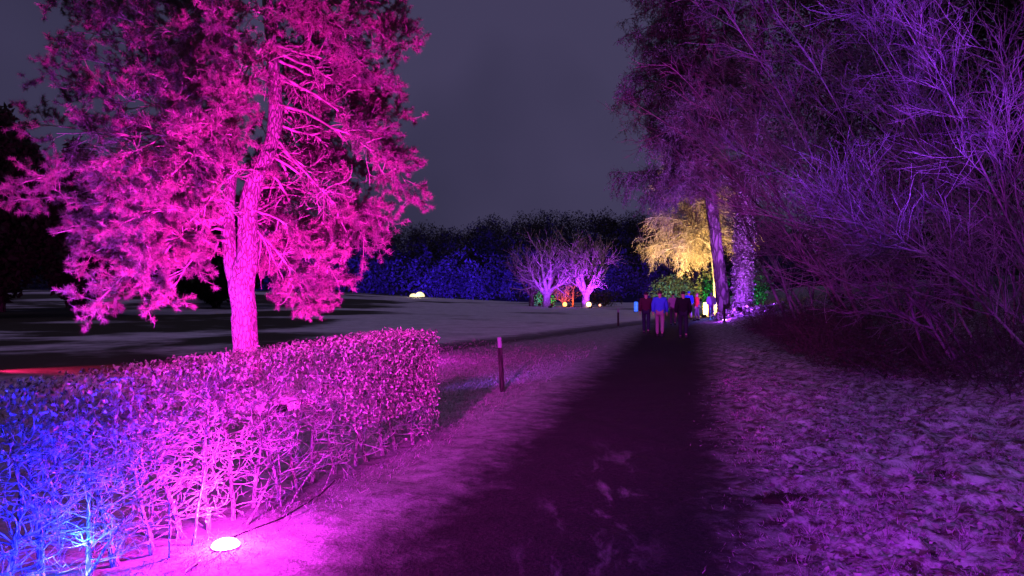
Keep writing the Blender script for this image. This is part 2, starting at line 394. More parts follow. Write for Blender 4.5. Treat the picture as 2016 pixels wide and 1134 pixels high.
# ------------------------------------------------------------------ hedge
rng = np.random.default_rng(7)
HD = np.array([.333, .943, 0]); HN = np.array([.943, -.333, 0]); H0 = np.array([-2.18, 4.19, 0])
S0, S1, TH = -1.7, 4.05, .58
def hpt(s, n, z):
    s = np.asarray(s, float); n = np.asarray(n, float); z = np.asarray(z, float)
    P = H0 + s[..., None] * HD + n[..., None] * HN
    P[..., 2] = z; return P
def htop(s): return 1.13 + .02 * np.asarray(s) 
hedge = thing('hedge', (-1.5, 6.0, 0), 'clipped bare hedge with dry leaves, lit blue and magenta, beside the path', 'hedge')
stem_s = np.concatenate([np.array([-1.45, -1.15, -.92, -.62, -.42, -.14, .12, .33, .62, .80, 1.02, 1.32, 1.55, 1.86, 2.1, 2.42, 2.75, 3.0, 3.3, 3.55, 3.8])])
SP = []; SR = []
for i, s in enumerate(stem_s):
    n0 = rng.uniform(-.22, -.08); zt = htop(s) * rng.uniform(.82, .97)
    b = hpt(np.array([s]), np.array([n0]), np.array([0.]))[0]; b[2] = ground_z(b[0], b[1]) - .04
    lean = HD * rng.normal(0, .05) + HN * rng.normal(-.06, .05) + np.array([0, 0, 1])
    pl = wander(b[None], lean[None], [zt + .04], 14, rng, .07, (0, 0, .10))[0]
    r0 = rng.uniform(.013, .024); pr = np.linspace(r0, .006, 14)
    pr[0] *= 1.35; pr[1] *= 1.15
    mb = MB(); mb.tube(pl, pr, 9); SP.append(pl); SR.append(pr)
    if rng.random() < .6:                         # a fork
        j = rng.integers(3, 8); fk = wander(pl[j][None], (HD * rng.choice([-1, 1]) * rng.uniform(.25, .6) + [0, 0, 1])[None], [zt - pl[j][2]], 8, rng, .08, (0, 0, .2))[0]
        mb.tube(fk, np.linspace(pr[j] * .7, .004, 8), 7); SP.append(smooth_line(fk, 14)); SR.append(np.linspace(pr[j] * .7, .004, 14))
    mb.build('stem', M_stem, hedge)
# slanting basal shoots by the lamp
for (s, n, ds, dn, L, r) in ((.50, .0, .10, .02, .55, .011), (.95, .03, .9, .05, .42, .012), (1.5, .0, .55, .05, .5, .010), (1.42, -.02, .05, .02, .42, .008), (1.9, .0, .8, .0, .36, .008), (.3, .02, -.3, .06, .40, .009), (-.35, .02, .5, .1, .5, .010)):
    b = hpt(np.array([s]), np.array([n]), np.array([0.]))[0]; b[2] = ground_z(b[0], b[1]) - .02
    pl = wander(b[None], (HD * ds + HN * dn + [0, 0, .8])[None], [L], 8, rng, .06)[0]
    mb = MB(); mb.tube(pl, np.linspace(r, r * .45, 8), 7); mb.build('stem', M_stem, hedge)
SP = np.array(SP); SR = np.array(SR)
# twigs: first order mostly level, combed outward; second order finer
tw = MB()
pos, d, r, t, pi = spawn(SP, SR, 56, .10, 1.0, 78, 12, rng, .75)
side = np.sign(rng.uniform(-1, 1, len(d)))
d = unit(d * .8 + HN * rng.uniform(-.4, 1.0, len(d))[:, None] + np.array([0, 0, 1]) * rng.normal(.05, .18, len(d))[:, None])
L1 = rng.uniform(.14, .42, len(d)) * (1.1 - .3 * t)
A1 = wander(pos, d, L1, 7, rng, .17, (0, 0, .03)); R1 = taper(np.minimum(r * .5, .0034) + .0009, np.full(len(r), .0012), 7)
def clip_hedge(P, n1=.03):
    rel = P - H0; s = rel @ HD; n = rel @ HN
    s2 = np.clip(s, S0, S1 + .02); n2 = np.clip(n, -TH, n1); z2 = np.minimum(P[..., 2], htop(s2) + .03)
    return P + (s2 - s)[..., None] * HD + (n2 - n)[..., None] * HN + (z2 - P[..., 2])[..., None] * np.array([0, 0, 1])
A1 = clip_hedge(A1)
mid = A1.mean(1); inner = ((mid - H0) @ HN < -.2) & (mid[:, 2] < .82 * htop((mid - H0) @ HD)) & ((mid - H0) @ HD < 3.4)
kp = ~inner | (rng.random(len(A1)) < .22); A1 = A1[kp]; R1 = R1[kp]; tw.tubes(A1, R1, 4)
pos, d, r, t, pi = spawn(A1, R1, 5, .2, 1.0, 48, 14, rng, .4)
L2 = rng.uniform(.05, .17, len(d)); A2 = wander(pos, d, L2, 4, rng, .2); A2 = clip_hedge(A2)
R2 = taper(np.minimum(r * .75, .0026), np.full(len(r), .001), 4); tw.tubes(A2, R2, 3)
tag(tw.build('twigs', M_htwig, hedge), kind='stuff')
# leaves: top and outer face, thick at the far end, thin over the lower stems
cand = np.concatenate([A2[:, -1], A2[:, 2], A1[:, -1], A1[:, 4]])
rel = cand - H0; cs = rel @ HD; cn = rel @ HN; cz = cand[:, 2] / htop(cs)
pk = .06 + .75 * sstep(.62, .92, cz) + .7 * sstep(3.0, 3.9, cs) + .18 * sstep(.35, .6, cz) * sstep(-.5, .4, cs) * sstep(2.6, 1.4, cs)
pk = pk * (.35 + 1.1 * (vnoise(cs * 3.2, cand[:, 2] * 4.5, 5) + .5))
keep = rng.random(len(cand)) < pk; LP = cand[keep]
# extra shell leaves on the clipped top and end
nt = 8200; es = rng.uniform(S0, S1, nt); en = rng.uniform(-TH, .03, nt); ez = htop(es) - np.abs(rng.normal(0, .06, nt)) + .01
E1 = hpt(es, en, ez)
ne = 5200; es = S1 - np.abs(rng.normal(0, .18, ne)) + .03; en = rng.uniform(-TH, .04, ne); ez = htop(es) * rng.uniform(.22, 1.0, ne)
E2 = hpt(es, en, ez)
nf = 3800; es = rng.uniform(2.2, S1, nf) ; en = rng.normal(.0, .03, nf); ez = htop(es) * rng.uniform(.35, 1.0, nf)
E3 = hpt(es, en, ez)
LP = np.concatenate([LP, E1, E2, E3])
nl = len(LP); LD = unit(np.array([0, 0, -1.0]) * rng.uniform(.1, 1.1, nl)[:, None] + rng.normal(size=(nl, 3)) * .55)
LN = unit(rng.normal(size=(nl, 3)) + HN * .9); LL = rng.uniform(.020, .044, nl); LW = LL * rng.uniform(.34, .55, nl)
# the 300 that show largest become leaf objects, the rest one mass
rel = LP - H0; near = np.linalg.norm(LP - np.array([0, 0, EYE]), axis=1) - .8 * (rel @ HN) - LL * 20
vis = (LP[:, 0] / LP[:, 1] > -.68) & ((rel @ HN) > -.12) & (LP[:, 2] > .15)
order = np.argsort(np.where(vis, near, 99)); big = order[:300]; rest = np.setdiff1d(np.arange(nl), big)
lm = MB(); lm.leaves(LP[rest], LD[rest], LN[rest], LL[rest], LW[rest]); tag(lm.build('foliage', M_hleaf, hedge, False), kind='stuff')
protos = []
for k in range(3):
    m = MB(); m.leaves(np.zeros((1, 3)), np.array([[0, 0, -1.]]), np.array([[0, -1., 0]]), [1.0], [.42 + .1 * k], .2 + .1 * k, .1 + .12 * k)
    o = m.build('leaf', M_hleaf, None, False); protos.append(o.data); bpy.data.objects.remove(o)
for k, i in enumerate(big):
    o = bpy.data.objects.new('leaf', protos[k % 3]); COL.objects.link(o)
    z = -LD[i]; xx = unit(np.cross(-LN[i], z)); yy = np.cross(z, xx)
    Mx = Matrix([[xx[0], yy[0], z[0], 0], [xx[1], yy[1], z[1], 0], [xx[2], yy[2], z[2], 0], [0, 0, 0, 1]]) @ Matrix.Scale(float(LL[i]), 4)
    Mx = Matrix.Translation(Vector(LP[i].tolist())) @ Mx
    o.parent = hedge; o.matrix_parent_inverse = hedge.matrix_world.inverted(); o.matrix_world = Mx

# ------------------------------------------------------------------ pine
rng = np.random.default_rng(21)
PY = 14.0
def pp(px, py, dy=0.0): return at(px, py, PY + dy)
pine = thing('pine_tree', (pp(482, 0)[0], PY, float(ground_z(pp(482, 0)[0], PY))), 'tall forked pine with drooping needle boughs glowing hot pink behind the hedge', 'tree')
tr = np.array([pp(x, y) for x, y in ((486, 760), (484, 700), (482, 640), (478, 590), (474, 555), (471, 525), (469, 500))])
main = np.array([pp(x, y, d) for x, y, d in ((478, 600, 0), (484, 540, .0), (489, 480, 0), (486, 420, 0), (492, 370, 0), (512, 328, 0), (536, 285, .1), (543, 230, .1), (541, 170, .1), (534, 90, .0), (526, 10, -.1), (520, -90, 0), (524, -190, 0), (520, -300, 0), (516, -400, 0))])
left = np.array([pp(x, y, d) for x, y, d in ((474, 590, .05), (460, 540, .05), (450, 490, .1), (447, 430, .15), (452, 370, .3), (458, 300, .5), (450, 220, .7), (452, 120, .8), (446, 0, .9), (450, -120, 1.0), (448, -260, 1.0))])
def knobbly(pl, rad, M, k, seed, amp=.05):
    L = smooth_line(np.column_stack([pl, rad]), M); P, R = L[:, :3], L[:, 3]
    mb = MB(); mb.tubes(P[None], R[None], k)
    V = mb.v[0].reshape(M, k, 3); a = np.arange(k)
    dn = fbm(np.repeat(P[:, 2:3] * 3, k, 1), np.cos(a * 2 * math.pi / k)[None] * 2 + np.sin(a * 2 * math.pi / k)[None] * 3 + np.zeros((M, 1)), seed, 4)
    V += (V - P[:, None]) * dn[..., None] * amp * 3
    mb.v[0] = V.reshape(-1, 3); return mb
knobbly(tr, [.30, .24, .222, .232, .24, .15, .02], 48, 28, 4).build('trunk', M_pine_bark, pine)
knobbly(main, [.17, .185, .19, .175, .165, .15, .14, .13, .12, .105, .095, .085, .065, .05, .02], 70, 20, 5).build('limb', M_pine_bark, pine)
knobbly(left, [.14, .155, .14, .125, .115, .11, .10, .09, .075, .05, .02], 60, 18, 6).build('limb', M_pine_bark, pine)
mainS = smooth_line(main, 80); leftS = smooth_line(left, 80)
boughs = []
def bough(stem, py0, ex, ey, dy, r=.035, rise=.25, bare=.35):
    """limb attach row, end pixel, depth offset"""
    S = mainS if stem == 'm' else leftS
    z0 = EYE + (HY - py0) / F * PY; i = int(np.argmin(np.abs(S[:, 2] - z0)))
    p0 = S[i]; p2 = pp(ex, ey, dy); L = np.linalg.norm(p2 - p0)
    p1 = p0 * .45 + p2 * .55 + np.array([0, 0, rise * L])
    boughs.append((p0, p1, p2, r, bare))
sil = [('l', 400, 12, 372, -.8, .15), ('l', 380, 40, 395, -.3, .12), ('l', 330, 55, 245, .2, .1), ('l', 300, 110, 262, -.8, .12), ('l', 250, 90, 140, 0, .1), ('l', 200, 140, 110, -1, .1),
       ('l', 120, 120, 62, .2, .1), ('l', 80, 180, 20, -1, .1), ('l', 60, 110, -20, .5, .1), ('l', 420, 105, 460, -.5, .15), ('l', 440, 180, 500, -.9, .2), ('l', 470, 190, 598, -1.2, .32), ('l', 460, 230, 570, -.6, .3),
       ('l', 480, 330, 596, -1.6, .4), ('l', 450, 300, 520, -1.8, .25), ('l', 430, 240, 440, -2.0, .2), ('l', 400, 210, 380, -2.2, .15), ('l', 350, 170, 330, -1.2, .12), ('l', 300, 250, 300, -2.4, .15),
       ('l', 260, 330, 350, -2.8, .15), ('l', 330, 370, 440, -2.8, .25), ('l', 240, 400, 250, -2.6, .15), ('l', 180, 230, 200, -1.5, .1), ('l', 140, 330, 160, -2.2, .12), ('l', 60, 300, 60, -2.0, .12),
       ('l', 20, 220, -50, 0, .1), ('l', -60, 200, -120, 0, .1), ('l', -100, 320, -100, -1.8, .1), ('m', 40, 420, 60, -2.4, .15), ('m', 130, 470, 190, -2.4, .2),
       ('m', 300, 806, 372, .3, .25), ('m', 260, 785, 300, .6, .22), ('m', 200, 788, 248, .8, .2), ('m', 330, 738, 425, .2, .3), ('m', 380, 722, 480, .5, .35), ('m', 430, 668, 560, .6, .4), ('m', 460, 622, 606, .5, .45),
       ('m', 470, 566, 570, .9, .45), ('m', 400, 640, 505, -.6, .4), ('m', 350, 690, 470, -.3, .35), ('m', 300, 720, 360, 1.5, .25), ('m', 240, 735, 240, 1.8, .2), ('m', 150, 760, 190, .5, .2),
       ('m', 90, 798, 95, .2, .15), ('m', 60, 780, 45, .8, .12), ('m', 120, 720, 130, -.6, .2), ('m', 20, 760, -10, .2, .12), ('m', -20, 740, -60, .6, .1), ('m', 40, 680, 60, -1.2, .15), ('m', -60, 690, -90, 0, .1),
       ('m', 180, 690, 215, 1.2, .25), ('m', 360, 600, 470, 1.8, .3), ('m', 280, 640, 330, 2.2, .25), ('m', 200, 610, 210, 2.6, .2), ('m', 100, 620, 90, 2.2, .15), ('m', 420, 560, 520, 2.4, .35)]
for st, y0, ex, ey, dy, rise in sil:
    if st == 'm' and ex > 540:
        y0 = min(470, ey - rng.uniform(60, 210)) if ey < 520 else rng.uniform(300, 440); rise = rng.uniform(.02, .2)
    bough(st, y0, ex, ey, dy, .034, rise, .25 if st == 'l' else .55)
for k in range(34):                                # far side and filling
    st = 'l' if k % 2 else 'm'; y0 = rng.uniform(-60, 440)
    ex = (450 + rng.uniform(-300, 0)) if st == 'l' else (560 + rng.uniform(-60, 200))
    bough(st, y0, ex, y0 + rng.uniform(-20, 110), rng.uniform(1.6, 3.4), .03, .2, .2)
for k in range(26):                                # upper crown above the frame
    st = 'l' if k % 2 else 'm'; y0 = rng.uniform(-300, -60); w = np.interp(y0, [-400, -60], [70, 300])
    bough(st, y0, 480 + rng.uniform(-1, 1) * w, y0 + rng.uniform(-90, 30), rng.uniform(-2.2, 2.2), .026, .12, .2)
tuft_p, tuft_d = [], []
for bi, (p0, p1, p2, r, bare) in enumerate(boughs):
    P = bez(p0, p1, p2, 12); L = np.linalg.norm(np.diff(P, axis=0), axis=1).sum()
    P[1:-1] += np.cumsum(rng.normal(size=(10, 3)), 0) * np.sin(np.linspace(.3, 2.8, 10))[:, None] * .022 * L * .6
    R = np.linspace(r * min(1, .55 + L * .15), .007, 12)
    mb = MB(); mb.tube(P, R, 7)
    c = int(8 + L * 4.2)
    pos, d, rr, t, _ = spawn(P[None], R[None], c, bare * .6, 1.0, 46, 12, rng, .35)
    l2 = rng.uniform(.35, .95, c) * (1.15 - .6 * t) * min(1.2, .4 + L * .25)
    A = wander(pos, d, l2, 7, rng, .14, (0, 0, -.06 if p2[2] < 4 else .05)); AR = taper(np.minimum(rr * .65, .014), np.full(c, .0045), 7); mb.tubes(A, AR, 5)
    pos, d, rr, t, _ = spawn(A, AR, 6, .2, 1.0, 44, 12, rng, .25)
    l3 = rng.uniform(.12, .34, len(d)); B = wander(pos, d, l3, 4, rng, .15, (0, 0, .10)); extra = spawn(B, np.full(B.shape[:2], .003), 1, .3, 1.0, 40, 10, rng); BR = taper(np.minimum(rr * .7, .007), np.full(len(d), .003), 4); mb.tubes(B, BR, 4)
    if bare > .5:                                  # bare dead twigs on the inner half
        q, dd, r9, t9, _ = spawn(P[None], R[None], 9, .12, .7, 55, 18, rng)
        X = wander(q, dd, rng.uniform(.3, .9, 9), 8, rng, .2, (0, 0, -.12)); XR = taper(np.minimum(r9 * .5, .011), np.full(9, .004), 8); mb.tubes(X, XR, 5)
        q, dd, r9, t9, _ = spawn(X, XR, 4, .2, 1, 45, 15, rng); mb.tubes(wander(q, dd, rng.uniform(.1, .4, len(dd)), 5, rng, .2, (0, 0, -.1)), taper(np.full(len(dd), .005), np.full(len(dd), .003), 5), 4)
    mb.build('branch', M_pine_twig, pine)
    for Q in (P[None], A, B):
        tuft_p.append(Q[:, -1]); tuft_d.append(Q[:, -1] - Q[:, -2])
    m = rng.random(len(B)) < .75; tuft_p.append(B[m, 2]); tuft_d.append(B[m, 2] - B[m, 1])
    tuft_p.append(extra[0] + extra[1] * .06); tuft_d.append(extra[1])
    m = rng.random(len(A)) < .8; tuft_p.append(A[m, 5]); tuft_d.append(A[m, 5] - A[m, 4])
    pos, d, rr, t, _ = spawn(A, AR, 2, .6, 1.0, 40, 12, rng); tuft_p.append(pos); tuft_d.append(d)
TP = np.concatenate(tuft_p); TD = unit(np.concatenate(tuft_d))
# the crown is open in front of the fork and between two bough tiers on the left
qx = CX + TP[:, 0] / TP[:, 1] * F; qy = HY - (TP[:, 2] - EYE) / TP[:, 1] * F; wob = 22 * fbm(TP[:, 0] * 2.5, TP[:, 2] * 2.5, 63, 3)
hole = (qx + wob > 438) & (qx + wob < 520) & (qy + wob > 330) & (qy < 580) & (TP[:, 1] < PY + .3)
hole |= (qx > 100) & (qx + wob < 335) & (qy + wob > 256) & (qy + wob < 302)
hole |= (qx + wob > 235) & (qx + wob < 300) & (qy + wob > 175) & (qy + wob < 225)
hole |= (qx + wob > 560) & (qx + wob < 655) & (qy + wob > 345) & (qy + wob < 425)
hole |= (qx + wob > 545) & (qx + wob < 640) & (qy + wob > 180) & (qy + wob < 330) & (TP[:, 1] < PY + .6)
hole &= rng.random(len(TP)) < .93
TP = TP[~hole]; TD = TD[~hole]; NT_ = len(TP); K = 34
P = np.repeat(TP, K, 0); D = np.repeat(TD, K, 0)
P = P - D * rng.uniform(0, .07, len(P))[:, None]
nd = unit(D * .75 + unit(rng.normal(size=P.shape)) * 1.0)
nm = MB(); nm.spikes(P, nd, rng.uniform(.06, .12, len(P)), np.full(len(P), .0085), rng)
tag(nm.build('needles', M_needle, pine, False), kind='stuff')
print('pine tufts', NT_)

# ------------------------------------------------------------------ marker posts
def marker_post(px, y, h, w, lean, label):
    b = on_ground(px, y); t = thing('marker_post', b, label, 'post', 'marker posts beside the path')
    up = unit(np.array([lean, 0, 1.0])); R = np.column_stack([np.cross([0, 1, 0], up), [0, 1, 0], up])
    m = MB(); s = w / 2; prof = [(-.25, s), (h * .80, s), (h * .80 + .006, s * .93)]
    ring = np.array([[-1, -.8], [-.8, -1], [.8, -1], [1, -.8], [1, .8], [.8, 1], [-.8, 1], [-1, .8]])
    def loft(m, prof):
        V = np.concatenate([np.column_stack([ring * s_, np.full(8, z)]) for z, s_ in prof]); V = V @ R.T + b
        q = [[i * 8 + j, i * 8 + (j + 1) % 8, (i + 1) * 8 + (j + 1) % 8, (i + 1) * 8 + j] for i in range(len(prof) - 1) for j in range(8)]
        m.add(V, q)
    loft(m, prof); m.build('shaft', M_post, t, False)
    m = MB(); loft(m, [(h * .80 + .004, s * .90), (h * .985, s * .90), (h, s * .7), (h, .002)]); m.build('cap', M_cap, t, False)
marker_post(989, 12.1, .90, .078, -.055, 'dark wooden marker post with pale top leaning beside the hedge end')
marker_post(1217, 36.5, .82, .09, 0, 'small marker post with pale top on snowy grass near the walkers')
marker_post(1426, 40.0, 1.15, .11, 0, 'dark marker post at the purple lit ground before the ivy trunk')

# ------------------------------------------------------------------ bare thicket on the right bank
def bare_shrub(base, nst, hgt, seed, label, lean=(-.35, -.1), spread=.5, name='bare_shrub', r0=.05, mat=None, tw=(22, 7), minr=.0045, bias=(-.05, -.02, -.02), group='bare shrubs on the bank', cat='shrub', wig=.05):
    rng = np.random.default_rng(seed); mat = mat or M_thicket
    base = np.asarray(base, float); t = thing(name, base, label, cat, group)
    b = base + np.column_stack([rng.normal(0, .25, nst), rng.normal(0, .25, nst), np.full(nst, -.1)])
    d = np.column_stack([rng.normal(lean[0], spread, nst), rng.normal(lean[1], spread, nst), np.ones(nst)])
    L = hgt * rng.uniform(.6, 1.1, nst)
    A = wander(b, d, L, 16, rng, wig, bias, 1.2); r = r0 * rng.uniform(.4, 1.0, nst); AR = taper(r, r * .16, 16)
    for i in range(nst):
        m = MB(); m.tube(A[i], AR[i], 8); m.build('stem', mat, t)
    m = MB()
    p, d, rr, tt, _ = spawn(A, AR, tw[0], .18, 1, 38, 12, rng)
    L1 = rng.uniform(.10, .26, len(d)) * hgt * (1.15 - .7 * tt)
    B = wander(p, d, L1, 9, rng, .10, (bias[0] * 1.5, 0, .06)); BR = taper(np.minimum(rr * .6, .016), np.full(len(d), minr), 9); m.tubes(B, BR, 5)
    p, d, rr, tt, _ = spawn(B, BR, tw[1], .2, 1, 36, 12, rng)
    L2 = rng.uniform(.25, .95, len(d)); C = wander(p, d, L2, 6, rng, .10, (-.03, 0, .04)); CR = taper(np.minimum(rr * .7, .008), np.full(len(d), minr * .8), 6); m.tubes(C, CR, 3)
    p, d, rr, tt, _ = spawn(C, CR, 2, .3, 1, 34, 12, rng)
    L3 = rng.uniform(.12, .4, len(d)); E = wander(p, d, L3, 4, rng, .1); m.tubes(E, taper(np.full(len(d), minr * .8), np.full(len(d), minr * .6), 4), 3)
    tag(m.build('twigs', mat, t), kind='stuff')
    return t
def bp(px, y): return on_ground(px, y)
bare_shrub(bp(1915, 13.2), 5, 6.0, 101, 'bare shrub with long pale stems leaning far out over the verge', (-.62, -.1), .16, r0=.045, tw=(18, 6), mat=mat_twig('pale_shrub_bark', (.07, .065, .065), (.22, .21, .21), 2))
bare_shrub(bp(1990, 14.2), 7, 8.6, 102, 'tall bare shrub with upright stems behind the leaning pale stems', (-.34, -.1), .2, r0=.034)
bare_shrub(bp(2080, 11.8), 5, 6.5, 103, 'bare shrub with arching twigs at the near end of the thicket', (-.5, 0), .2, r0=.03)
bare_shrub(bp(1790, 18.0), 7, 9.5, 104, 'slender bare shrub rising above the dark undergrowth', (-.28, -.1), .25, r0=.04)
bare_shrub(bp(1690, 22.0), 8, 11.5, 105, 'bare shrub with fine drooping twig ends beside the ivy tree', (-.20, -.1), .22, r0=.05, minr=.006)
bare_shrub(bp(1900, 22.0), 8, 13.0, 106, 'very tall bare shrub deep in the thicket', (-.15, -.05), .22, r0=.06, minr=.006)
bare_shrub(bp(2050, 20.0), 7, 12.0, 107, 'tall bare shrub deep in the thicket with dense twigs', (-.2, -.05), .25, r0=.055, minr=.006)
bare_shrub(bp(1590, 28.0), 7, 11.0, 108, 'bare shrub at the far end of the thicket next to the ivy tree', (-.1, -.1), .22, r0=.07, minr=.008)
# understorey: a tangle nobody could count
rng = np.random.default_rng(55)
n = 2600; yy = rng.uniform(10.5, 34, n); off = np.abs(rng.normal(0, 2.2, n))
uu_ = 3.4 + off + sstep(17, 10.5, yy) * 1.6
xx_ = uu_ / .973 + .32 + .238 * (yy - 4.2)
b = np.column_stack([xx_, yy, ground_z(xx_, yy) - .02])
d = np.column_stack([rng.normal(-.3, .7, n), rng.normal(-.2, .6, n), rng.uniform(.4, 1.2, n)])
A = wander(b, d, rng.uniform(.4, 1.9, n), 8, rng, .16, (0, 0, -.16)); m = MB(); AR = taper(rng.uniform(.004, .009, n), np.full(n, .003), 8); m.tubes(A, AR, 3)
p, d, rr, tt, _ = spawn(A, AR, 4, .2, 1, 50, 14, rng); B = wander(p, d, rng.uniform(.1, .5, len(d)), 5, rng, .16, (0, 0, -.05)); m.tubes(B, taper(np.full(len(d), .004), np.full(len(d), .0025), 5), 3)
under = thing('undergrowth', (9, 15, float(ground_z(9, 15))), 'dark tangle of brambles and dead stalks along the foot of the thicket', 'undergrowth'); under['kind'] = 'stuff'
tag(m.build('stalks', mat_twig('dead_stalk', (.02, .017, .015), (.055, .045, .04), 6), under), kind='stuff')
nl = 9000; k = rng.integers(0, len(B), nl); lp = B[k, rng.integers(1, 5, nl)]
m = MB(); L = rng.uniform(.03, .08, nl); m.leaves(lp, rng.normal(size=(nl, 3)) + [0, 0, -.5], rng.normal(size=(nl, 3)), L, L * .55)
tag(m.build('leaves', mat_leaf('bramble_leaf', (.012, .013, .010), (.035, .028, .02), 5, .15), under, False), kind='stuff')

# ------------------------------------------------------------------ tall trees at the bend of the path
rng = np.random.default_rng(77)
def big_tree(name, label, line, rad, k, seed, crown, cat='tree', leafmat=None, barkmat=None, group=None):
    rng = np.random.default_rng(seed)
    line = np.asarray(line, float); t = thing(name, line[0], label, cat, group)
    knobbly(line, rad, 60, k, seed, .06).build('trunk', barkmat or M_dtrunk, t)
    S = smooth_line(line, 60); br = []; m = MB(); LPs, LDs = [], []
    for (zf0, zf1, cnt, L0, L1, up, droop, az0, az1) in crown:
        for i in range(cnt):
            f = rng.uniform(zf0, zf1); p = interp(S, f); az = math.radians(rng.uniform(az0, az1)); L = rng.uniform(L0, L1) * (1.15 - .5 * f)
            d = np.array([math.cos(az), math.sin(az), up + rng.normal(0, .12)])
            br.append((p, d, L, droop))
    for p, d, L, droop in br:
        A = wander(p[None], d[None], [L], 10, rng, .07, (0, 0, droop), 1.0); AR = taper([.035 + .012 * L], [.012], 10)
        bm = MB(); bm.tube(A[0], AR[0], 6); bm.build('branch', barkmat or M_dtrunk, t)
        c = int(6 + L * 3.2); q, dd, rr, tt, _ = spawn(A, AR, c, .15, 1, 55, 14, rng, .6)
        B = wander(q, dd, rng.uniform(.5, 1.5, c) * (.5 + .08 * L), 7, rng, .12, (0, 0, droop * 1.9 - .12)); BR = taper(np.full(c, .016), np.full(c, .008), 7); m.tubes(B, BR, 4)
        q, dd, rr, tt, _ = spawn(B, BR, 6, .15, 1, 45, 15, rng); C = wander(q, dd, rng.uniform(.25, .9, len(dd)), 5, rng, .12, (0, 0, -.32)); m.tubes(C, taper(np.full(len(dd), .009), np.full(len(dd), .006), 5), 3)
        for j in (1, 2, 3, 4):
            LPs.append(C[:, j]); LDs.append(C[:, j] - C[:, j - 1])
    tag(m.build('twigs', barkmat or M_dtrunk, t), kind='stuff')
    LPs = np.concatenate(LPs); LDs = unit(np.concatenate(LDs))
    return t, LPs, LDs, rng
def tall_line(pts, y, z0=None):
    L = np.array([at(a, b, y + c) for a, b, c in pts]); 
    L[0, 2] = float(ground_z(L[0, 0], L[0, 1])) - .2
    return L
# leaning slim trunk with a dark drooping crown
ln = tall_line([(1428, 618, 0), (1418, 540, 0), (1406, 440, 0), (1396, 360, 0), (1388, 240, 0), (1384, 100, 0), (1384, -60, 0), (1386, -240, 0)], 45)
t1, LPs, LDs, r_ = big_tree('larch_tree', 'tall dark tree with slim leaning trunk and drooping crown over the path', ln, [.44, .38, .34, .32, .28, .22, .15, .05], 16, 301,
    [(.30, .98, 84, 2.6, 6.2, .10, -.10, 0, 360), (.30, .55, 22, 2.5, 5.6, .0, -.12, 110, 250), (.5, .95, 22, 4, 7.0, .05, -.10, 140, 260)])
k = 3; P = np.repeat(LPs, k, 0); n = len(P); P = P + r_.normal(size=P.shape) * .07
m = MB(); m.spikes(P, np.repeat(LDs, k, 0) * .5 + r_.normal(size=P.shape) * .7 + [0, 0, -.5], r_.uniform(.10, .26, n), r_.uniform(.03, .06, n), r_)
tag(m.build('crown', M_weep, t1, False), kind='stuff')
# ivy-clad trunk, dim red upper trunk, bare crown
ln = tall_line([(1462, 624, 0), (1463, 540, 0), (1465, 440, 0), (1476, 340, 0), (1487, 240, 0), (1496, 140, 0), (1500, 20, 0), (1510, -140, 0)], 43)
t2, LPs, LDs, r_ = big_tree('ivy_tree', 'thick tree trunk wrapped in ivy and lit purple at the bend', ln, [.50, .45, .41, .36, .30, .25, .2, .08], 18, 302,
    [(.42, .98, 34, 2.6, 5.2, .35, -.06, 0, 360)])
k = 2; P = np.repeat(LPs, k, 0); n = len(P); P = P + r_.normal(size=P.shape) * .08
m = MB(); m.spikes(P, np.repeat(LDs, k, 0) * .6 + r_.normal(size=P.shape) * .6 + [0, 0, -.4], r_.uniform(.10, .22, n), r_.uniform(.02, .05, n), r_)
tag(m.build('crown', M_weep, t2, False), kind='stuff')
S = smooth_line(np.column_stack([ln, [.50, .45, .41, .36, .30, .25, .2, .08]]), 60); n = 5200
f = r_.uniform(0, .40, n); pts = np.array([interp(S, a) for a in f]); az = r_.uniform(0, 2 * math.pi, n)
o = np.column_stack([np.cos(az), np.sin(az), np.zeros(n)]); P = pts[:, :3] + o * (pts[:, 3:4] * 1.02 + np.abs(r_.normal(.03, .08, n))[:, None])
L = r_.uniform(.07, .15, n); m = MB(); m.leaves(P, o * .5 + r_.normal(size=(n, 3)) * .4 + [0, 0, -.6], o + r_.normal(size=(n, 3)) * .5, L, L * .85, .15, .1)
tag(m.build('ivy', M_ivy, t2, False), kind='stuff')
# low ivy bed at its foot
n = 1500; a = r_.uniform(0, 2 * math.pi, n); rr = np.sqrt(r_.random(n)) * 1.9; xx = ln[0, 0] + .2 + np.cos(a) * rr * 1.1; yy = ln[0, 1] - .4 + np.sin(a) * rr * .8
P = np.column_stack([xx, yy, ground_z(xx, yy) + r_.uniform(.02, .45, n)]); L = r_.uniform(.08, .17, n)
m = MB(); m.leaves(P, r_.normal(size=(n, 3)) + [0, 0, .3], r_.normal(size=(n, 3)) + [0, -.5, 1], L, L * .8)
gi = thing('ground_ivy', (ln[0, 0], ln[0, 1] - .4, float(ground_z(ln[0, 0], ln[0, 1]))), 'low ivy patch at the foot of the ivy trunk', 'ivy'); gi['kind'] = 'stuff'
tag(m.build('ivy_leaves', M_ivy, gi, False), kind='stuff')
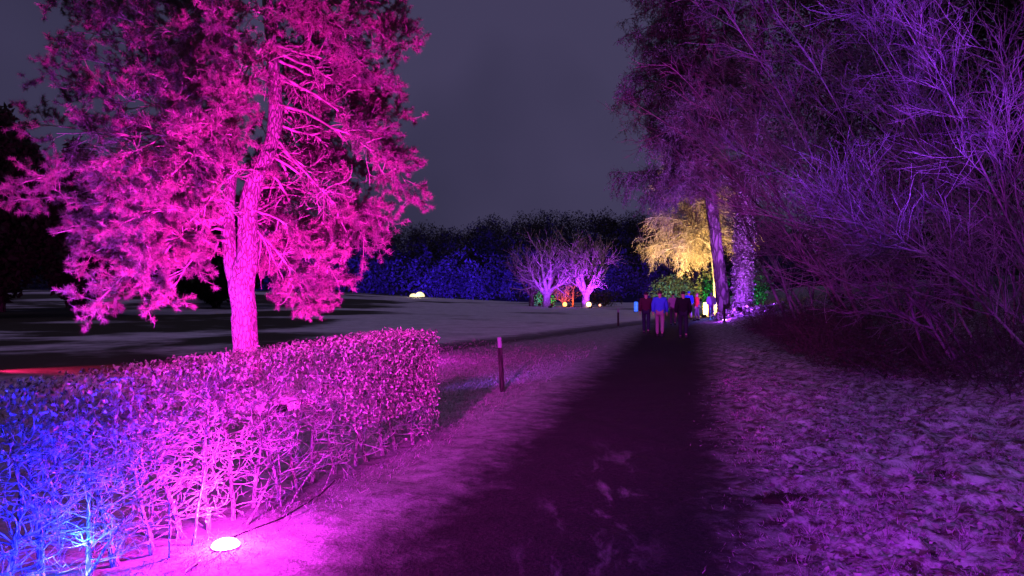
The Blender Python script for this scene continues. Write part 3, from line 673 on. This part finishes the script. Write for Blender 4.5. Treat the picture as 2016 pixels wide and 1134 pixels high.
# yellow-lit tree behind
ln = tall_line([(1412, 612, 0), (1412, 560, 0), (1406, 500, 0), (1398, 440, 0), (1390, 370, 0), (1384, 290, 0)], 54)
t3, LPs, LDs, r_ = big_tree('drooping_tree', 'drooping twiggy tree glowing warm yellow behind the dark trunk', ln, [.30, .27, .24, .2, .14, .06], 14, 303,
    [(.36, .98, 50, 2.6, 5.4, .32, -.15, 0, 360), (.34, .7, 26, 3.4, 6.2, .40, -.17, 140, 250)], leafmat=M_dry_foliage, barkmat=M_grey_bark)
k = 2; P = np.repeat(LPs, k, 0); n = len(P); P = P + r_.normal(size=P.shape) * .06
m = MB(); m.spikes(P, np.repeat(LDs, k, 0) * .7 + r_.normal(size=P.shape) * .6 + [0, 0, -.4], r_.uniform(.08, .2, n), r_.uniform(.015, .032, n), r_)
tag(m.build('crown', M_dry_foliage, t3, False), kind='stuff')
gL = on_ground(1455, 40.4); flood((gL[0], gL[1]), (13.1, 42.8, 3.0), (.34, .05, 1.0), 2600, 'violet flood lamp at the foot of the ivy trunk', 165, .8, .2, .06, lift=.45)
gL = on_ground(1386, 49.5); flood((gL[0], gL[1]), (14.0, 54, 5.2), WARM, 19000, 'warm yellow flood lamp under the drooping tree', 130, .8, .2, .06)
flood((13.0, 35.0), (12.4, 44, 12.0), (.48, .10, 1.0), 34000, 'purple flood lamp at the thicket end pointed up at the tall trees', 95, 1.0, .2)

# ------------------------------------------------------------------ far bare trees, coloured shrubs
def far_tree(px, y, seed, label, pts, r0, mat, hgt, n1, n2, n3, group=None, tw=.02, name='bare_tree'):
    rng = np.random.default_rng(seed); b = on_ground(px, y); t = thing(name, b, label, 'tree', group)
    k = hgt
    tl = b + np.array(pts) * k; tl[0, 2] -= .15; m = knobbly(tl, np.linspace(r0, r0 * .8, len(tl)), 14, 12, seed, .05); m.build('trunk', mat, t)
    top = tl[-1]
    az = np.linspace(0, 2 * math.pi, n1, endpoint=False) + rng.uniform(-.3, .3, n1)
    D = np.column_stack([np.cos(az) * .85, np.sin(az) * .7, rng.uniform(.6, 1.7, n1)])
    A = wander(np.repeat(top[None], n1, 0) - [0, 0, .1], D, k * rng.uniform(.42, .62, n1), 11, rng, .13, (0, 0, .15)); AR = taper(r0 * rng.uniform(.45, .7, n1), np.full(n1, tw * 1.6), 11)
    for i in range(n1):
        mm = MB(); mm.tube(A[i], AR[i], 7); mm.build('branch', mat, t)
    m = MB(); p, d, rr, tt, _ = spawn(A, AR, n2, .25, 1, 42, 12, rng); B = wander(p, d, k * rng.uniform(.12, .3, len(d)), 8, rng, .12, (0, 0, .12)); BR = taper(np.minimum(rr * .6, r0 * .3), np.full(len(d), tw), 8); m.tubes(B, BR, 4)
    p, d, rr, tt, _ = spawn(B, BR, n3, .2, 1, 38, 12, rng); C = wander(p, d, k * rng.uniform(.05, .16, len(d)), 5, rng, .1, (0, 0, .06)); m.tubes(C, taper(np.minimum(rr * .6, tw), np.full(len(d), tw * .5), 5), 3)
    tag(m.build('twigs', mat, t), kind='stuff')
    return t
straight = [(0, 0, 0), (.0, 0, .07), (.005, 0, .15)]
far_tree(1076, 86, 401, 'bare tree with spreading purple lit limbs beside the dark snag', straight, .52, M_far_bark, 9.8, 9, 12, 8, 'bare trees across the field', .028)
far_tree(1152, 84, 402, 'bare tree with brightest violet trunk and wide forked limbs', [(0, 0, 0), (.004, 0, .06), (.012, 0, .14)], .5, M_far_bark, 10.2, 9, 12, 8, 'bare trees across the field', .03)
far_tree(1046, 88, 403, 'small dark bare tree next to the purple lit trees', straight, .32, M_dtrunk, 8.5, 7, 9, 6, 'bare trees across the field', .03)
far_tree(1110, 90, 404, 'small many-branched tree lit orange between the violet trees', [(0, 0, 0), (.0, 0, .05), (.0, 0, .10)], .16, M_far_bark, 4.6, 9, 9, 6, None, .02)
far_tree(1128, 89, 405, 'thin straight young tree lit red between the violet trees', [(0, 0, 0), (.0, 0, .3), (.02, 0, .55)], .13, M_far_bark, 4.2, 5, 5, 5, None, .02)
def leafy_shrub(px, y, w, h, n, label, mat, seed, d=None):
    rng = np.random.default_rng(seed); b = on_ground(px, y); t = thing('shrub', b, label, 'shrub')
    m = MB(); ns_ = 14; D = np.column_stack([rng.normal(0, w * .5, ns_), rng.normal(0, w * .4, ns_), np.full(ns_, h)])
    A = wander(np.repeat(b[None], ns_, 0), D, np.full(ns_, h * .95), 6, rng, .12); m.tubes(A, taper(np.full(ns_, .04), np.full(ns_, .015), 6), 5); m.build('stems', M_dtrunk, t)
    v = unit(rng.normal(size=(n, 3))) * (rng.random(n) ** .4)[:, None]; v[:, 2] = (v[:, 2] + 1) / 2
    lump = 1 + .5 * vnoise(v[:, 0] * 4, v[:, 2] * 4, seed)
    P = b + np.column_stack([v[:, 0] * w * lump, v[:, 1] * w * lump, v[:, 2] * h]); L = rng.uniform(.12, .3, n)
    m = MB(); m.leaves(P, rng.normal(size=(n, 3)) + [0, 0, .3], rng.normal(size=(n, 3)), L, L * .55); tag(m.build('foliage', mat, t, False), kind='stuff')
M_shrub = mat_leaf('evergreen_shrub', (.06, .09, .04), (.16, .2, .1), 2, .2)
leafy_shrub(1060, 94, 1.0, 3.0, 900, 'pale teal lit shrub standing behind the small dark bare tree', M_shrub, 501)
leafy_shrub(1086, 93, .7, 2.6, 700, 'narrow green lit shrub behind the purple bare tree', M_shrub, 502)
leafy_shrub(1330, 66, 2.2, 3.4, 2200, 'rounded teal lit shrub beyond the walking people', M_shrub, 503)
leafy_shrub(1402, 58, 1.3, 3.6, 1300, 'green lit bush behind the yellow tree trunk', M_shrub, 504)
leafy_shrub(1490, 47, .8, 3.4, 900, 'green tinted bush half hidden behind the ivy trunk', M_shrub, 505)
leafy_shrub(1190, 92, 2.2, 2.0, 1200, 'dark low shrub right of the brightest violet tree', M_dark_leaf, 506)
G2 = 'small flood lamps under the far trees'
def fl(px, y, aim, col, pw, label, cone=130):
    g = on_ground(px, y); flood((g[0], g[1]), aim, col, pw, label, cone, .9, .22, .06, 20)
fl(1162, 80.5, at(1155, 500, 84), (.46, .03, 1.0), 11000, 'violet flood lamp below the brightest violet tree')
fl(1083, 82.0, at(1077, 500, 86), (.34, .03, 1.0), 5000, 'violet flood lamp below the left purple tree')
fl(1120, 87.5, at(1112, 570, 90), (1.0, .10, .02), 1500, 'red flood lamp below the orange lit little tree')
fl(1087, 90.5, at(1086, 590, 93), (.05, 1.0, .25), 700, 'green flood lamp below the narrow green shrub', 90)
fl(1062, 91.5, at(1060, 580, 94), (.15, .7, 1.0), 500, 'teal flood lamp below the pale teal shrub', 90)
fl(1328, 62, at(1330, 560, 66), (.02, .6, .8), 1000, 'teal flood lamp below the rounded teal shrub', 110)
fl(1410, 55.6, at(1404, 580, 58), (.02, 1.0, .2), 700, 'green flood lamp below the green bush', 110)
fl(1492, 45, at(1490, 580, 47), (.05, 1.0, .4), 260, 'green flood lamp behind the ivy trunk', 110)
# glowing globes at the tree feet
def globe(px, y, r, col, s, label):
    b = on_ground(px, y); t = thing('globe_lamp', b, label, 'lamp', 'glowing globes under the far trees')
    m = MB(); a = np.linspace(-math.pi / 2 + .25, math.pi / 2, 12); m.lathe(np.column_stack([np.maximum(np.cos(a) * r, 1e-4), np.sin(a) * r + r + .08]), 20, b); m.build('globe', mat_glow('globe_glow', col, s, .4), t)
    m = MB(); m.lathe([(.001, -.05), (r * .5, -.05), (r * .5, .06), (r * .3, .11), (.001, .11)], 14, b); m.build('base', M_housing, t)
globe(1112, 86.5, .24, (1.0, .42, .08), 5, 'glowing orange globe lamp at the foot of the orange tree')
globe(1159, 83, .28, (1.0, .62, .2), 5, 'glowing yellow globe lamp at the foot of the brightest violet tree')
globe(1181, 88, .14, (1.0, .35, .22), 3, 'small dim pink globe lamp right of the violet tree')
# light pillars
def pillar(px, y, r, h, col, s, label):
    b = on_ground(px, y); t = thing('light_pillar', b, label, 'lantern', 'glowing pillars by the path')
    m = MB(); m.lathe([(.001, -.05), (r * 1.15, -.05), (r * 1.15, .07), (r, .075), (.001, .075)], 18, b); m.build('base', M_housing, t)
    m = MB(); m.lathe([(r * .9, .075), (r * .96, .2), (r, h * .5), (r * .96, h - .1), (r * .86, h - .02), (.001, h)], 18, b); df = m.build('diffuser', mat_glow('pillar_glow', col, s, .9, 4), t)
    for z in (.3, .62):
        m = MB(); m.lathe([(r * 1.0, h * z - .01), (r * 1.04, h * z - .01), (r * 1.04, h * z + .01), (r * 1.0, h * z + .01)], 18, b); m.build('ring', M_housing, df)
pillar(1389, 52, .17, .98, (1.0, .74, .26), 3.2, 'glowing yellow light pillar beside the path under the drooping tree')
pillar(1252, 64, .17, .92, (.03, .12, 1.0), 1.5, 'glowing blue light pillar left of the walking people')
# warm twin-domed lantern on the field crest
b = on_ground(822, 108); t = thing('dome_lantern', b, 'low twin-humped lantern glowing warm yellow on the field crest', 'lantern')
mg = mat_glow('dome_glow', (1.0, .78, .40), 1.6, 1.2, 3)
for (dx, w, h) in ((-.62, .55, .48), (.33, .72, .72)):
    a = np.linspace(0, math.pi / 2, 8); m = MB(); m.lathe(np.column_stack([np.maximum(np.cos(a) * w, 1e-4), np.sin(a) * h + .06]), 18, b + [dx, 0, 0]); m.build('dome', mg, t)
m = MB(); m.box(b + [-.1, 0, .02], (2.2, 1.2, .1)); m.build('base', M_housing, t, False)
pl = bpy.data.lights.new('dome_light', 'POINT'); po = bpy.data.objects.new('dome_light', pl); COL.objects.link(po); pl.energy = 60; pl.color = (1, .8, .5); pl.shadow_soft_size = .2
po.location = Vector((b + [0, -1.0, .5]).tolist()); po.parent = t; po.matrix_parent_inverse = t.matrix_world.inverted()

# ------------------------------------------------------------------ hill and forest beyond the field
rng = np.random.default_rng(91)
hx = np.linspace(-420, 420, 90); hy = np.linspace(165, 520, 40); HX, HYY = np.meshgrid(hx, hy)
def hill_z(x, y):
    prof = np.interp(x / y, [-1.2, -.55, -.35, -.2, -.06, -.035, .1, .3, .6, 1.2], [26, 24, 22, 21, 19.5, 26, 27, 22, 22, 26])
    return -1.5 + sstep(165, 330, y) * prof * (1 + .25 * vnoise(x * .02, y * .02, 8))
HZ = hill_z(HX, HYY); ii = np.arange(HX.size).reshape(HX.shape); m = MB()
m.add(np.stack([HX, HYY, HZ], -1), np.stack([ii[:-1, :-1], ii[:-1, 1:], ii[1:, 1:], ii[1:, :-1]], -1).reshape(-1, 4))
tag(m.build('hill', mat_plain('hill_floor', (.03, .03, .025), .9, .1, 0, .5, .1)), kind='structure')
NTt = 1900; fy = rng.uniform(168, 340, NTt); fxr = rng.uniform(-1.0, .75, NTt); fx = fxr * fy; fz = hill_z(fx, fy)
fh = rng.uniform(8, 15, NTt); fw = fh * rng.uniform(.26, .46, NTt); K = 220
v = unit(rng.normal(size=(NTt, K, 3))) * (rng.random((NTt, K)) ** .35)[..., None]
con = rng.random(NTt) < .10
hz = (v[..., 2] + 1) / 2; sh = np.where(con[:, None], 1.25 * (1 - hz) + .08, np.sqrt(np.maximum(1 - (2 * hz - 1) ** 2, .05)) + .25)
P = np.stack([fx[:, None] + v[..., 0] * fw[:, None] * sh, fy[:, None] + v[..., 1] * fw[:, None] * sh, fz[:, None] + (.1 + .9 * hz) * fh[:, None]], -1).reshape(-1, 3)
n = len(P); m = MB(); m.spikes(P, rng.normal(size=(n, 3)) + [0, 0, .15], rng.uniform(.4, 1.1, n), rng.uniform(.25, .6, n), rng)
fo = m.build('forest', M_forest, None, False); tag(fo, 'dark wooded hillside beyond the field washed in deep blue', 'forest', kind='stuff')
fl(905, 132, (-14, 190, 16), (.05, .012, 1.0), 640000, 'strong blue flood lamp behind the field crest pointed at the forest', 150)
fl(690, 134, (-40, 190, 16), (.05, .012, 1.0), 150000, 'blue flood lamp behind the field crest further left', 150)
fl(1225, 128, (18, 180, 16), (.2, .02, 1.0), 90000, 'blue flood lamp behind the violet trees pointed at the hill', 150)

# dark evergreens on the left of the field
def dark_tree(x, y, h, w, seed, label, group='dark trees at the left of the field', n=9000, ls=1.0):
    rng = np.random.default_rng(seed); b = np.array([x, y, float(ground_z(x, y))]); t = thing('evergreen_tree', b, label, 'tree', group)
    m = MB(); m.tube(np.array([b - [0, 0, .3], b + [.1, 0, h * .4], b + [0, .1, h * .9]]), [.35, .25, .06], 8); m.build('trunk', M_dtrunk, t)
    v = unit(rng.normal(size=(n, 3))) * (rng.random(n) ** .35)[:, None]; hz = (v[:, 2] + 1) / 2
    rr = w * (.25 + np.sin(np.clip(hz, 0, 1) * math.pi * .9 + .25) * .85) * (1 + .5 * fbm(v[:, 0] * 2.5, v[:, 1] * 2.5 + hz * 5, seed, 2))
    P = b + np.column_stack([v[:, 0] * rr, v[:, 1] * rr, (.04 + .96 * hz) * h * (1 + .1 * vnoise(v[:, 0] * 3, v[:, 1] * 3, seed))]); L = rng.uniform(.25, .6, n) * ls
    m = MB(); m.leaves(P, rng.normal(size=(n, 3)) + [0, 0, .2], rng.normal(size=(n, 3)), L, L * .6); tag(m.build('crown', M_dark_leaf, t, False), kind='stuff')
dark_tree(-31.5, 44, 13.2, 3.4, 601, 'tallest black evergreen at the field edge left of the pine')
dark_tree(-27.5, 47, 11.0, 2.6, 602, 'black evergreen next to the tallest one, behind the pine boughs')
dark_tree(-36.0, 52, 14.5, 4.0, 603, 'broad black evergreen far left behind the tallest one')
dark_tree(-24.0, 60, 8.5, 4.5, 604, 'low broad black tree behind the pine trunk')
dark_tree(-31.0, 66, 9.0, 5.0, 605, 'wide black tree at the back of the field behind the lowest pine boughs')

dark_tree(17.5, 30, 19, 5.0, 606, 'tall dark evergreen closing the view behind the bare thicket', 'dark trees behind the thicket', 26000, .5)
dark_tree(25.0, 33, 22, 6.5, 607, 'tallest dark evergreen behind the bare thicket', 'dark trees behind the thicket', 26000, .5)
dark_tree(17.6, 40, 25, 4.6, 609, 'tall dark evergreen standing between the ivy tree and the thicket', 'dark trees behind the thicket', 26000, .5)
dark_tree(22.0, 25, 16, 4.5, 608, 'dark evergreen behind the near end of the bare thicket', 'dark trees behind the thicket', 26000, .5)

# ------------------------------------------------------------------ people
M_skin = mat_plain('skin', (.42, .27, .2), .6, .3, 0, .1)
def skinned(name, verts, edges, radii, mat, sub=2):
    me = bpy.data.meshes.new(name); me.from_pydata([tuple(v) for v in verts], edges, []); o = bpy.data.objects.new(name, me); COL.objects.link(o)
    o.modifiers.new('Skin', 'SKIN'); s = o.modifiers.new('Subdivision', 'SUBSURF'); s.levels = sub; s.render_levels = sub
    for i, r in enumerate(radii):
        sv = me.skin_vertices[0].data[i]; sv.radius = (r, r) if np.isscalar(r) else r; sv.use_root = (i == 0)
    dg = bpy.context.evaluated_depsgraph_get(); new = bpy.data.meshes.new_from_object(o.evaluated_get(dg)); bpy.data.objects.remove(o)
    new.name = name; new.polygons.foreach_set('use_smooth', np.ones(len(new.polygons), bool)); new.materials.clear(); new.materials.append(mat)
    o = bpy.data.objects.new(name, new); COL.objects.link(o); return o
def person(px, y, h, yaw, stride, label, jac, tro, hat=None, hair=(.03, .02, .015), coat_len=.08, swing=.18, rx=None):
    """yaw 0 = walking away from the viewer; local +Y is forward"""
    k = h / 1.75; sd = stride
    hip, kn, an = .92, .50, .085
    L = lambda s, f: [(s * .095, 0, hip), (s * .10, f * .22 + .03, kn + .0), (s * .10, f * .36 if f > 0 else f * .52, an + (.07 if f < 0 else 0))]
    lA, lB = L(-1, sd), L(1, -sd)
    def arm(s, f): return [(s * .20, 0, 1.42), (s * .25, -.02 + f * .25, 1.15), (s * .255, .10 + f * .55, .93)]
    aA, aB = arm(-1, -swing), arm(1, swing)
    V = [(0, 0, .98), (0, .0, 1.16), (0, 0, 1.36), (0, 0, 1.50), (0, .015, 1.60), (0, .03, 1.68)]; E = [(0, 1), (1, 2), (2, 3), (3, 4), (4, 5)]
    R = [(.16, .11), (.145, .10), (.17, .11), .058, (.082, .10), (.070, .085)]
    def chain(st, pts, rr):
        p = st
        for q, r in zip(pts, rr): V.append(q); R.append(r); E.append((p, len(V) - 1)); p = len(V) - 1
        return p
    for leg in (lA, lB):
        e = chain(0, leg, (.088, .06, .042)); f = leg[2]; chain(e, [(f[0], f[1] + .12, f[2] - .045)], (.018,))
    for a in (aA, aB):
        e = chain(2, a, (.058, .045, .028)); w = np.array(a[2])
        pl = w + [0, .02, -.075]; e2 = chain(e, [tuple(pl)], (.033,))
        for j in range(4): 
            q = pl + [0, (j - 1.5) * .019, -.03]; chain(e2, [tuple(q), tuple(q + [0, .012, -.045 - .01 * (1.5 - abs(j - 1.5))])], (.010, .008))
        q = w + [0, .05, -.05]; chain(e, [tuple(q), tuple(q + [0, .015, -.04])], (.011, .009))
    V = np.array(V) * k; R_ = [tuple(np.array(r) * k) if not np.isscalar(r) else r * k for r in R]
    body = skinned('person', V, E, R_, M_skin)
    kids = []
    # jacket: torso and sleeves, hem below the hip
    JV = [(0, 0, 1.36), (0, 0, 1.18), (0, 0, 1.02), (0, 0, .90 - coat_len), (0, 0, 1.47)]; JE = [(0, 1), (1, 2), (2, 3), (0, 4)]; JR = [(.225, .15), (.215, .155), (.225, .165), (.235, .17), (.10, .095)]
    for a in (aA, aB):
        p = 0
        for q, r in zip(a, (.098, .082, .062)): JV.append(q); JR.append(r); JE.append((p, len(JV) - 1)); p = len(JV) - 1
    kids.append(skinned('jacket', np.array(JV) * k, JE, [tuple(np.array(r) * k) if not np.isscalar(r) else r * k for r in JR], jac))
    TV = [(0, 0, .93)]; TE = []; TR = [(.165, .12)]
    for leg in (lA, lB):
        p = 0
        for q, r in zip(leg, (.105, .078, .068)): TV.append(q); TR.append(r); TE.append((p, len(TV) - 1)); p = len(TV) - 1
    kids.append(skinned('trousers', np.array(TV) * k, TE, [tuple(np.array(r) * k) if not np.isscalar(r) else r * k for r in TR], tro))
    ms = mat_plain('shoe', (.02, .018, .018), .6)
    for leg in (lA, lB):
        f = leg[2]; z0 = 0 if f[1] > 0 else .03
        kids.append(skinned('shoe', np.array([(f[0], f[1] - .05, z0 + .05), (f[0], f[1] + .08, z0 + .045), (f[0], f[1] + .19, z0 + .035)]) * k, [(0, 1), (1, 2)], [.06 * k, .058 * k, .045 * k], ms))
    hv = np.array([(0, -.005, 1.60), (0, .0, 1.70), (0, .015, 1.745)]) * k
    kids.append(skinned('hat' if hat else 'hair', hv, [(0, 1), (1, 2)], [(.088 * k, .098 * k), (.09 * k, .105 * k), (.06 * k, .075 * k)], mat_plain('hat_knit', hat, .9) if hat else mat_plain('hair', hair, .6)))
    # face: nose and ears as part of the head's own child detail
    for s in (-1, 1): kids.append(skinned('ear', np.array([(s * .088, .02, 1.60), (s * .092, .015, 1.635)]) * k, [(0, 1)], [.014 * k, .017 * k], M_skin, 1))
    kids.append(skinned('nose', np.array([(0, .125, 1.635), (0, .142, 1.60)]) * k, [(0, 1)], [.012 * k, .016 * k], M_skin, 1))
    for o in kids: o.parent = body
    g = on_ground(px, y); body.location = Vector(g.tolist()); body.rotation_euler = (0, 0, math.radians(yaw)); tag(body, label, 'person')
    return body
def cloth(n, c): return mat_plain(n, c, .85, .15, 0, .3, 18)
person(1299, 28.0, 1.74, -14, .55, 'person in blue jacket and light trousers walking away along the path', cloth('blue_jacket', (.05, .13, .62)), cloth('pale_trousers', (.30, .20, .22)))
person(1345, 27.2, 1.74, -12, .45, 'person in black coat walking away beside the blue jacket', cloth('black_coat', (.012, .011, .012)), cloth('dark_trousers', (.02, .02, .03)), coat_len=.12)
person(1272, 30.0, 1.70, -14, .5, 'person in dark maroon coat and cap walking on the path edge', cloth('maroon_coat', (.06, .015, .03)), cloth('navy_trousers', (.02, .02, .045)), hat=(.03, .01, .02))
person(1325, 38.0, 1.66, -10, .4, 'person in violet lit coat further along the path between the walkers', cloth('lilac_coat', (.40, .18, .42)), cloth('plum_trousers', (.16, .04, .14)))
person(1356, 46.0, 1.78, 10, .3, 'person in bright blue hooded jacket beyond the black coat', cloth('bright_blue_jacket', (.03, .08, .8)), cloth('white_trousers', (.55, .62, .6)), hat=(.03, .08, .8))
person(1372, 44.0, 1.66, 60, .2, 'person in red coat standing between the blue jacket and the yellow pillar', cloth('red_coat', (.6, .05, .04)), cloth('grey_trousers', (.12, .12, .13)), hair=(.25, .06, .09))
person(1400, 46.5, 1.66, 160, .1, 'person in lavender coat right of the yellow pillar', cloth('lavender_coat', (.38, .28, .62)), cloth('purple_trousers', (.2, .08, .3)), hat=(.3, .3, .7))
flood((13.7, 47.4), (11.5, 44.5, 1.2), (.06, .12, 1.0), 1600, 'blue flood lamp behind the slim leaning trunk lighting the far walkers', 120, .9, .2)
puck((11.75, 40.9), (.42, .05, 1.0), 160, 'round violet lamp on the ground before the ivy trunk', .12, 12)
flood((-2.3, 9.9), (8.1, 28.0, .9), (.30, .07, 1.0), 3000, 'added blue violet fill lamp hidden behind the hedge end, brightening the walkers', 26, 1.0, lift=.5)  # concealed extra lamp that lifts the walkers' backs

# ------------------------------------------------------------------ verge detail: grass, leaves, clods, cable
rng = np.random.default_rng(17)
def scatter(n, x0, x1, y0, y1, cond):
    yy = y0 * (y1 / y0) ** rng.random(n * 3); xx = rng.uniform(x0, x1, n * 3); u = path_u(xx, yy)
    k = cond(u, xx, yy); return xx[k][:n], yy[k][:n]
def behind_hedge(x, y): 
    rel = np.column_stack([x, y, 0 * x]) - H0; return (rel @ HN < -.05) & (rel @ HD < S1 + .3)
xx, yy = scatter(80000, -3.2, 5.5, 3.3, 26, lambda u, x, y: (rng.random(len(u)) < sstep(26, 8, y)) & (u < -1.75 - .35 * np.abs(rng.normal(size=len(u)))) & ~behind_hedge(x, y) & (x > -.7 * y))
n = len(xx); P = np.column_stack([xx, yy, ground_z(xx, yy) - .004]); hh = rng.uniform(.012, .035, n) * (1 + .08 * yy)
m = MB(); m.spikes(P, np.column_stack([rng.normal(.3, .7, n), rng.normal(0, .7, n), np.full(n, .8)]), hh, .0035 + .0006 * yy, rng)
tag(m.build('verge_grass', mat_leaf('frosted_grass', (.07, .075, .05), (.32, .32, .32), 7, .2, .7, .2, .4), None, False), 'short frosted turf between hedge and path', 'grass', kind='stuff')
xx, yy = scatter(46000, -.5, 9.5, 3.3, 15, lambda u, x, y: (u > 1.15 + .2 * rng.normal(size=len(u))) & (vnoise(x * 2.2, y * 2.2, 41) > -.12) & (u < 6.5))
n = len(xx); P = np.column_stack([xx, yy, ground_z(xx, yy) - .004]); hh = rng.uniform(.015, .05, n)
m = MB(); m.spikes(P, np.column_stack([rng.normal(0, .9, n), rng.normal(0, .9, n), np.full(n, .7)]), hh, .004 + .0006 * yy, rng)
tag(m.build('bank_grass', mat_leaf('bank_frosted_grass', (.03, .032, .02), (.26, .27, .27), 3, .2, .7, .2, .4), None, False), 'patchy frosted grass on the right bank', 'grass', kind='stuff')
xx, yy = scatter(8500, -.5, 10, 3.4, 16, lambda u, x, y: (u > 1.3) & (u < 7) & (vnoise(x * 1.7, y * 1.7, 44) > -.1))
n = len(xx); P = np.column_stack([xx, yy, ground_z(xx, yy) + .008]); L = rng.uniform(.03, .072, n); a = rng.uniform(0, 2 * math.pi, n)
m = MB(); m.leaves(P, np.column_stack([np.cos(a), np.sin(a), rng.normal(.1, .25, n)]), np.column_stack([rng.normal(0, .35, n), rng.normal(0, .35, n), np.ones(n)]), L, L * .7, .25, -.12)
tag(m.build('leaf_litter', mat_leaf('fallen_leaf', (.035, .025, .018), (.28, .27, .27), 4, .1, .6, .3, .6), None, False), 'dead frosted leaves scattered over the right bank', 'leaves', kind='stuff')
cx_, cy_ = scatter(800, 1.0, 9.5, 3.5, 15, lambda u, x, y: (u > 1.25) & (u < 6.5)); kk = 26; n = len(cx_) * kk
sp = np.repeat(rng.uniform(.015, .05, len(cx_)), kk); X_ = np.repeat(cx_, kk) + rng.normal(size=n) * sp; Y_ = np.repeat(cy_, kk) + rng.normal(size=n) * sp
m = MB(); m.spikes(np.column_stack([X_, Y_, ground_z(X_, Y_) - .005]), np.column_stack([(X_ - np.repeat(cx_, kk)) / sp * .5 + rng.normal(0, .3, n), (Y_ - np.repeat(cy_, kk)) / sp * .5 + rng.normal(0, .3, n), np.ones(n)]), rng.uniform(.03, .10, n), np.full(n, .006), rng)
tag(m.build('tussocks', mat_leaf('tussock_grass', (.03, .028, .02), (.36, .36, .36), 2.5, .2, .7, .2, .5), None, False), 'small frosted grass tussocks dotted over the right bank', 'grass', kind='stuff')
# frozen snow lumps on the bank
n = 420; yy = 3.6 * (14 / 3.6) ** rng.random(n * 3); xx = rng.uniform(1.2, 9.5, n * 3); u = path_u(xx, yy); k = (u > 1.4) & (u < 6) & (vnoise(xx * 1.1, yy * 1.1, 46) > -.1); xx = xx[k][:n]; yy = yy[k][:n]; n = len(xx)
a = np.linspace(0, 2 * math.pi, 8, endpoint=False); w = rng.uniform(.012, .034, n) * rng.uniform(.5, 1.2, n)
ring = np.stack([np.cos(a), np.sin(a)], -1)
V = []
for z, sc_ in ((-.5, 1.0), (.15, .85), (.32, .4)):
    rr = w[:, None] * sc_ * rng.uniform(.7, 1.25, (n, 8)); px_ = xx[:, None] + ring[None, :, 0] * rr * 1.3; py_ = yy[:, None] + ring[None, :, 1] * rr
    V.append(np.stack([px_, py_, np.repeat(ground_z(xx, yy)[:, None], 8, 1) + w[:, None] * z * rng.uniform(.7, 1.2, (n, 8))], -1))
V = np.stack(V, 1); idx = np.arange(n * 24).reshape(n, 3, 8); A_ = idx[:, :-1]; B_ = np.roll(idx, -1, 2)[:, :-1]; C_ = np.roll(idx, -1, 2)[:, 1:]; D_ = idx[:, 1:]
top = idx[:, 2]; m = MB(); m.add(V, np.concatenate([np.stack([A_, B_, C_, D_], -1).reshape(-1, 4), top[:, [0, 1, 2, 3]], top[:, [0, 3, 4, 7]], top[:, [4, 5, 6, 7]]]))
tag(m.build('snow_lumps', mat_plain('old_snow', (.34, .35, .38), .6, .4, 0, .5, 12)), 'small frozen snow lumps strewn over the right bank', 'snow', kind='stuff')
def clod(px, y, w, h, seed, label):
    b = on_ground(px, y); rng = np.random.default_rng(seed); t = thing('earth_clod', b, label, 'earth')
    a = np.linspace(0, math.pi / 2, 9); m = MB(); m.lathe(np.column_stack([np.maximum(np.cos(a), .001), np.sin(a)]), 26)
    V = m.v[0]; V *= (1 + .55 * fbm(V[:, 0] * 2 + seed, V[:, 1] * 2 + V[:, 2], seed, 4))[:, None]; m.v[0] = V * [w, w * .6, h] + b - [0, 0, .01]
    m.build('soil', mat_plain('dark_soil', (.02, .015, .012), .95, .1, 0, .6, 40), t)
    n = 26; aa = rng.uniform(0, 6.28, n); rr = rng.uniform(.3, 1.1, n); P = b + np.column_stack([np.cos(aa) * rr * w, np.sin(aa) * rr * w * .6, np.full(n, h * .6) * (1.15 - rr * .8)]); L = rng.uniform(.04, .09, n)
    m = MB(); m.leaves(P, np.column_stack([np.cos(aa), np.sin(aa), .3 + 0 * aa]), rng.normal(size=(n, 3)) + [0, 0, 1.5], L, L * .6); m.build('dead_leaves', mat_leaf('dark_dead_leaf', (.012, .01, .008), (.04, .03, .02), 9, .1), t, False)
clod(1535, 5.75, .17, .07, 71, 'dark clod of earth on the frosted bank near the path')
clod(1862, 6.5, .09, .05, 72, 'small dark clod of earth among the frosted leaves')
# cable along the hedge foot
pts = []
for s, n in ((.45, .20), (.62, .14), (.85, .13), (1.15, .16), (1.5, .12), (1.9, .03), (2.2, -.06)):
    q = hpt(np.array([s]), np.array([n]), np.array([0.]))[0]; q[2] = ground_z(q[0], q[1]) + .008; pts.append(q)
m = MB(); P = smooth_line(np.array(pts), 60); P[:, 2] = ground_z(P[:, 0], P[:, 1]) + .006; m.tube(P, np.full(60, .005), 6)
tag(m.build('power_cable', M_cable), 'thin black cable lying along the foot of the hedge from the lamp', 'cable')
# fallen twigs by the lamp
for (s, n, ds, dn, L, lab) in ((.55, .22, -.6, .25, .3, 'pale bare twig lying right beside the blazing magenta lamp'), (.30, .25, -1, .5, .38, 'long bare twig fallen on the grass between the magenta lamp and the blue stems'), (1.25, .2, .8, .3, .26, 'short bare twig fallen on the grass along the hedge past the magenta lamp')):
    b = hpt(np.array([s]), np.array([n]), np.array([0.]))[0]; b[2] = ground_z(b[0], b[1]) + .012
    P = wander(b[None], (HD * ds + HN * dn)[None], [L], 8, rng, .12)[0]; P[:, 2] = ground_z(P[:, 0], P[:, 1]) + .012; m = MB(); m.tube(P, np.linspace(.006, .003, 8), 6)
    tag(m.build('fallen_twig', M_htwig), lab, 'twig', 'fallen twigs by the hedge')
print('scene built')
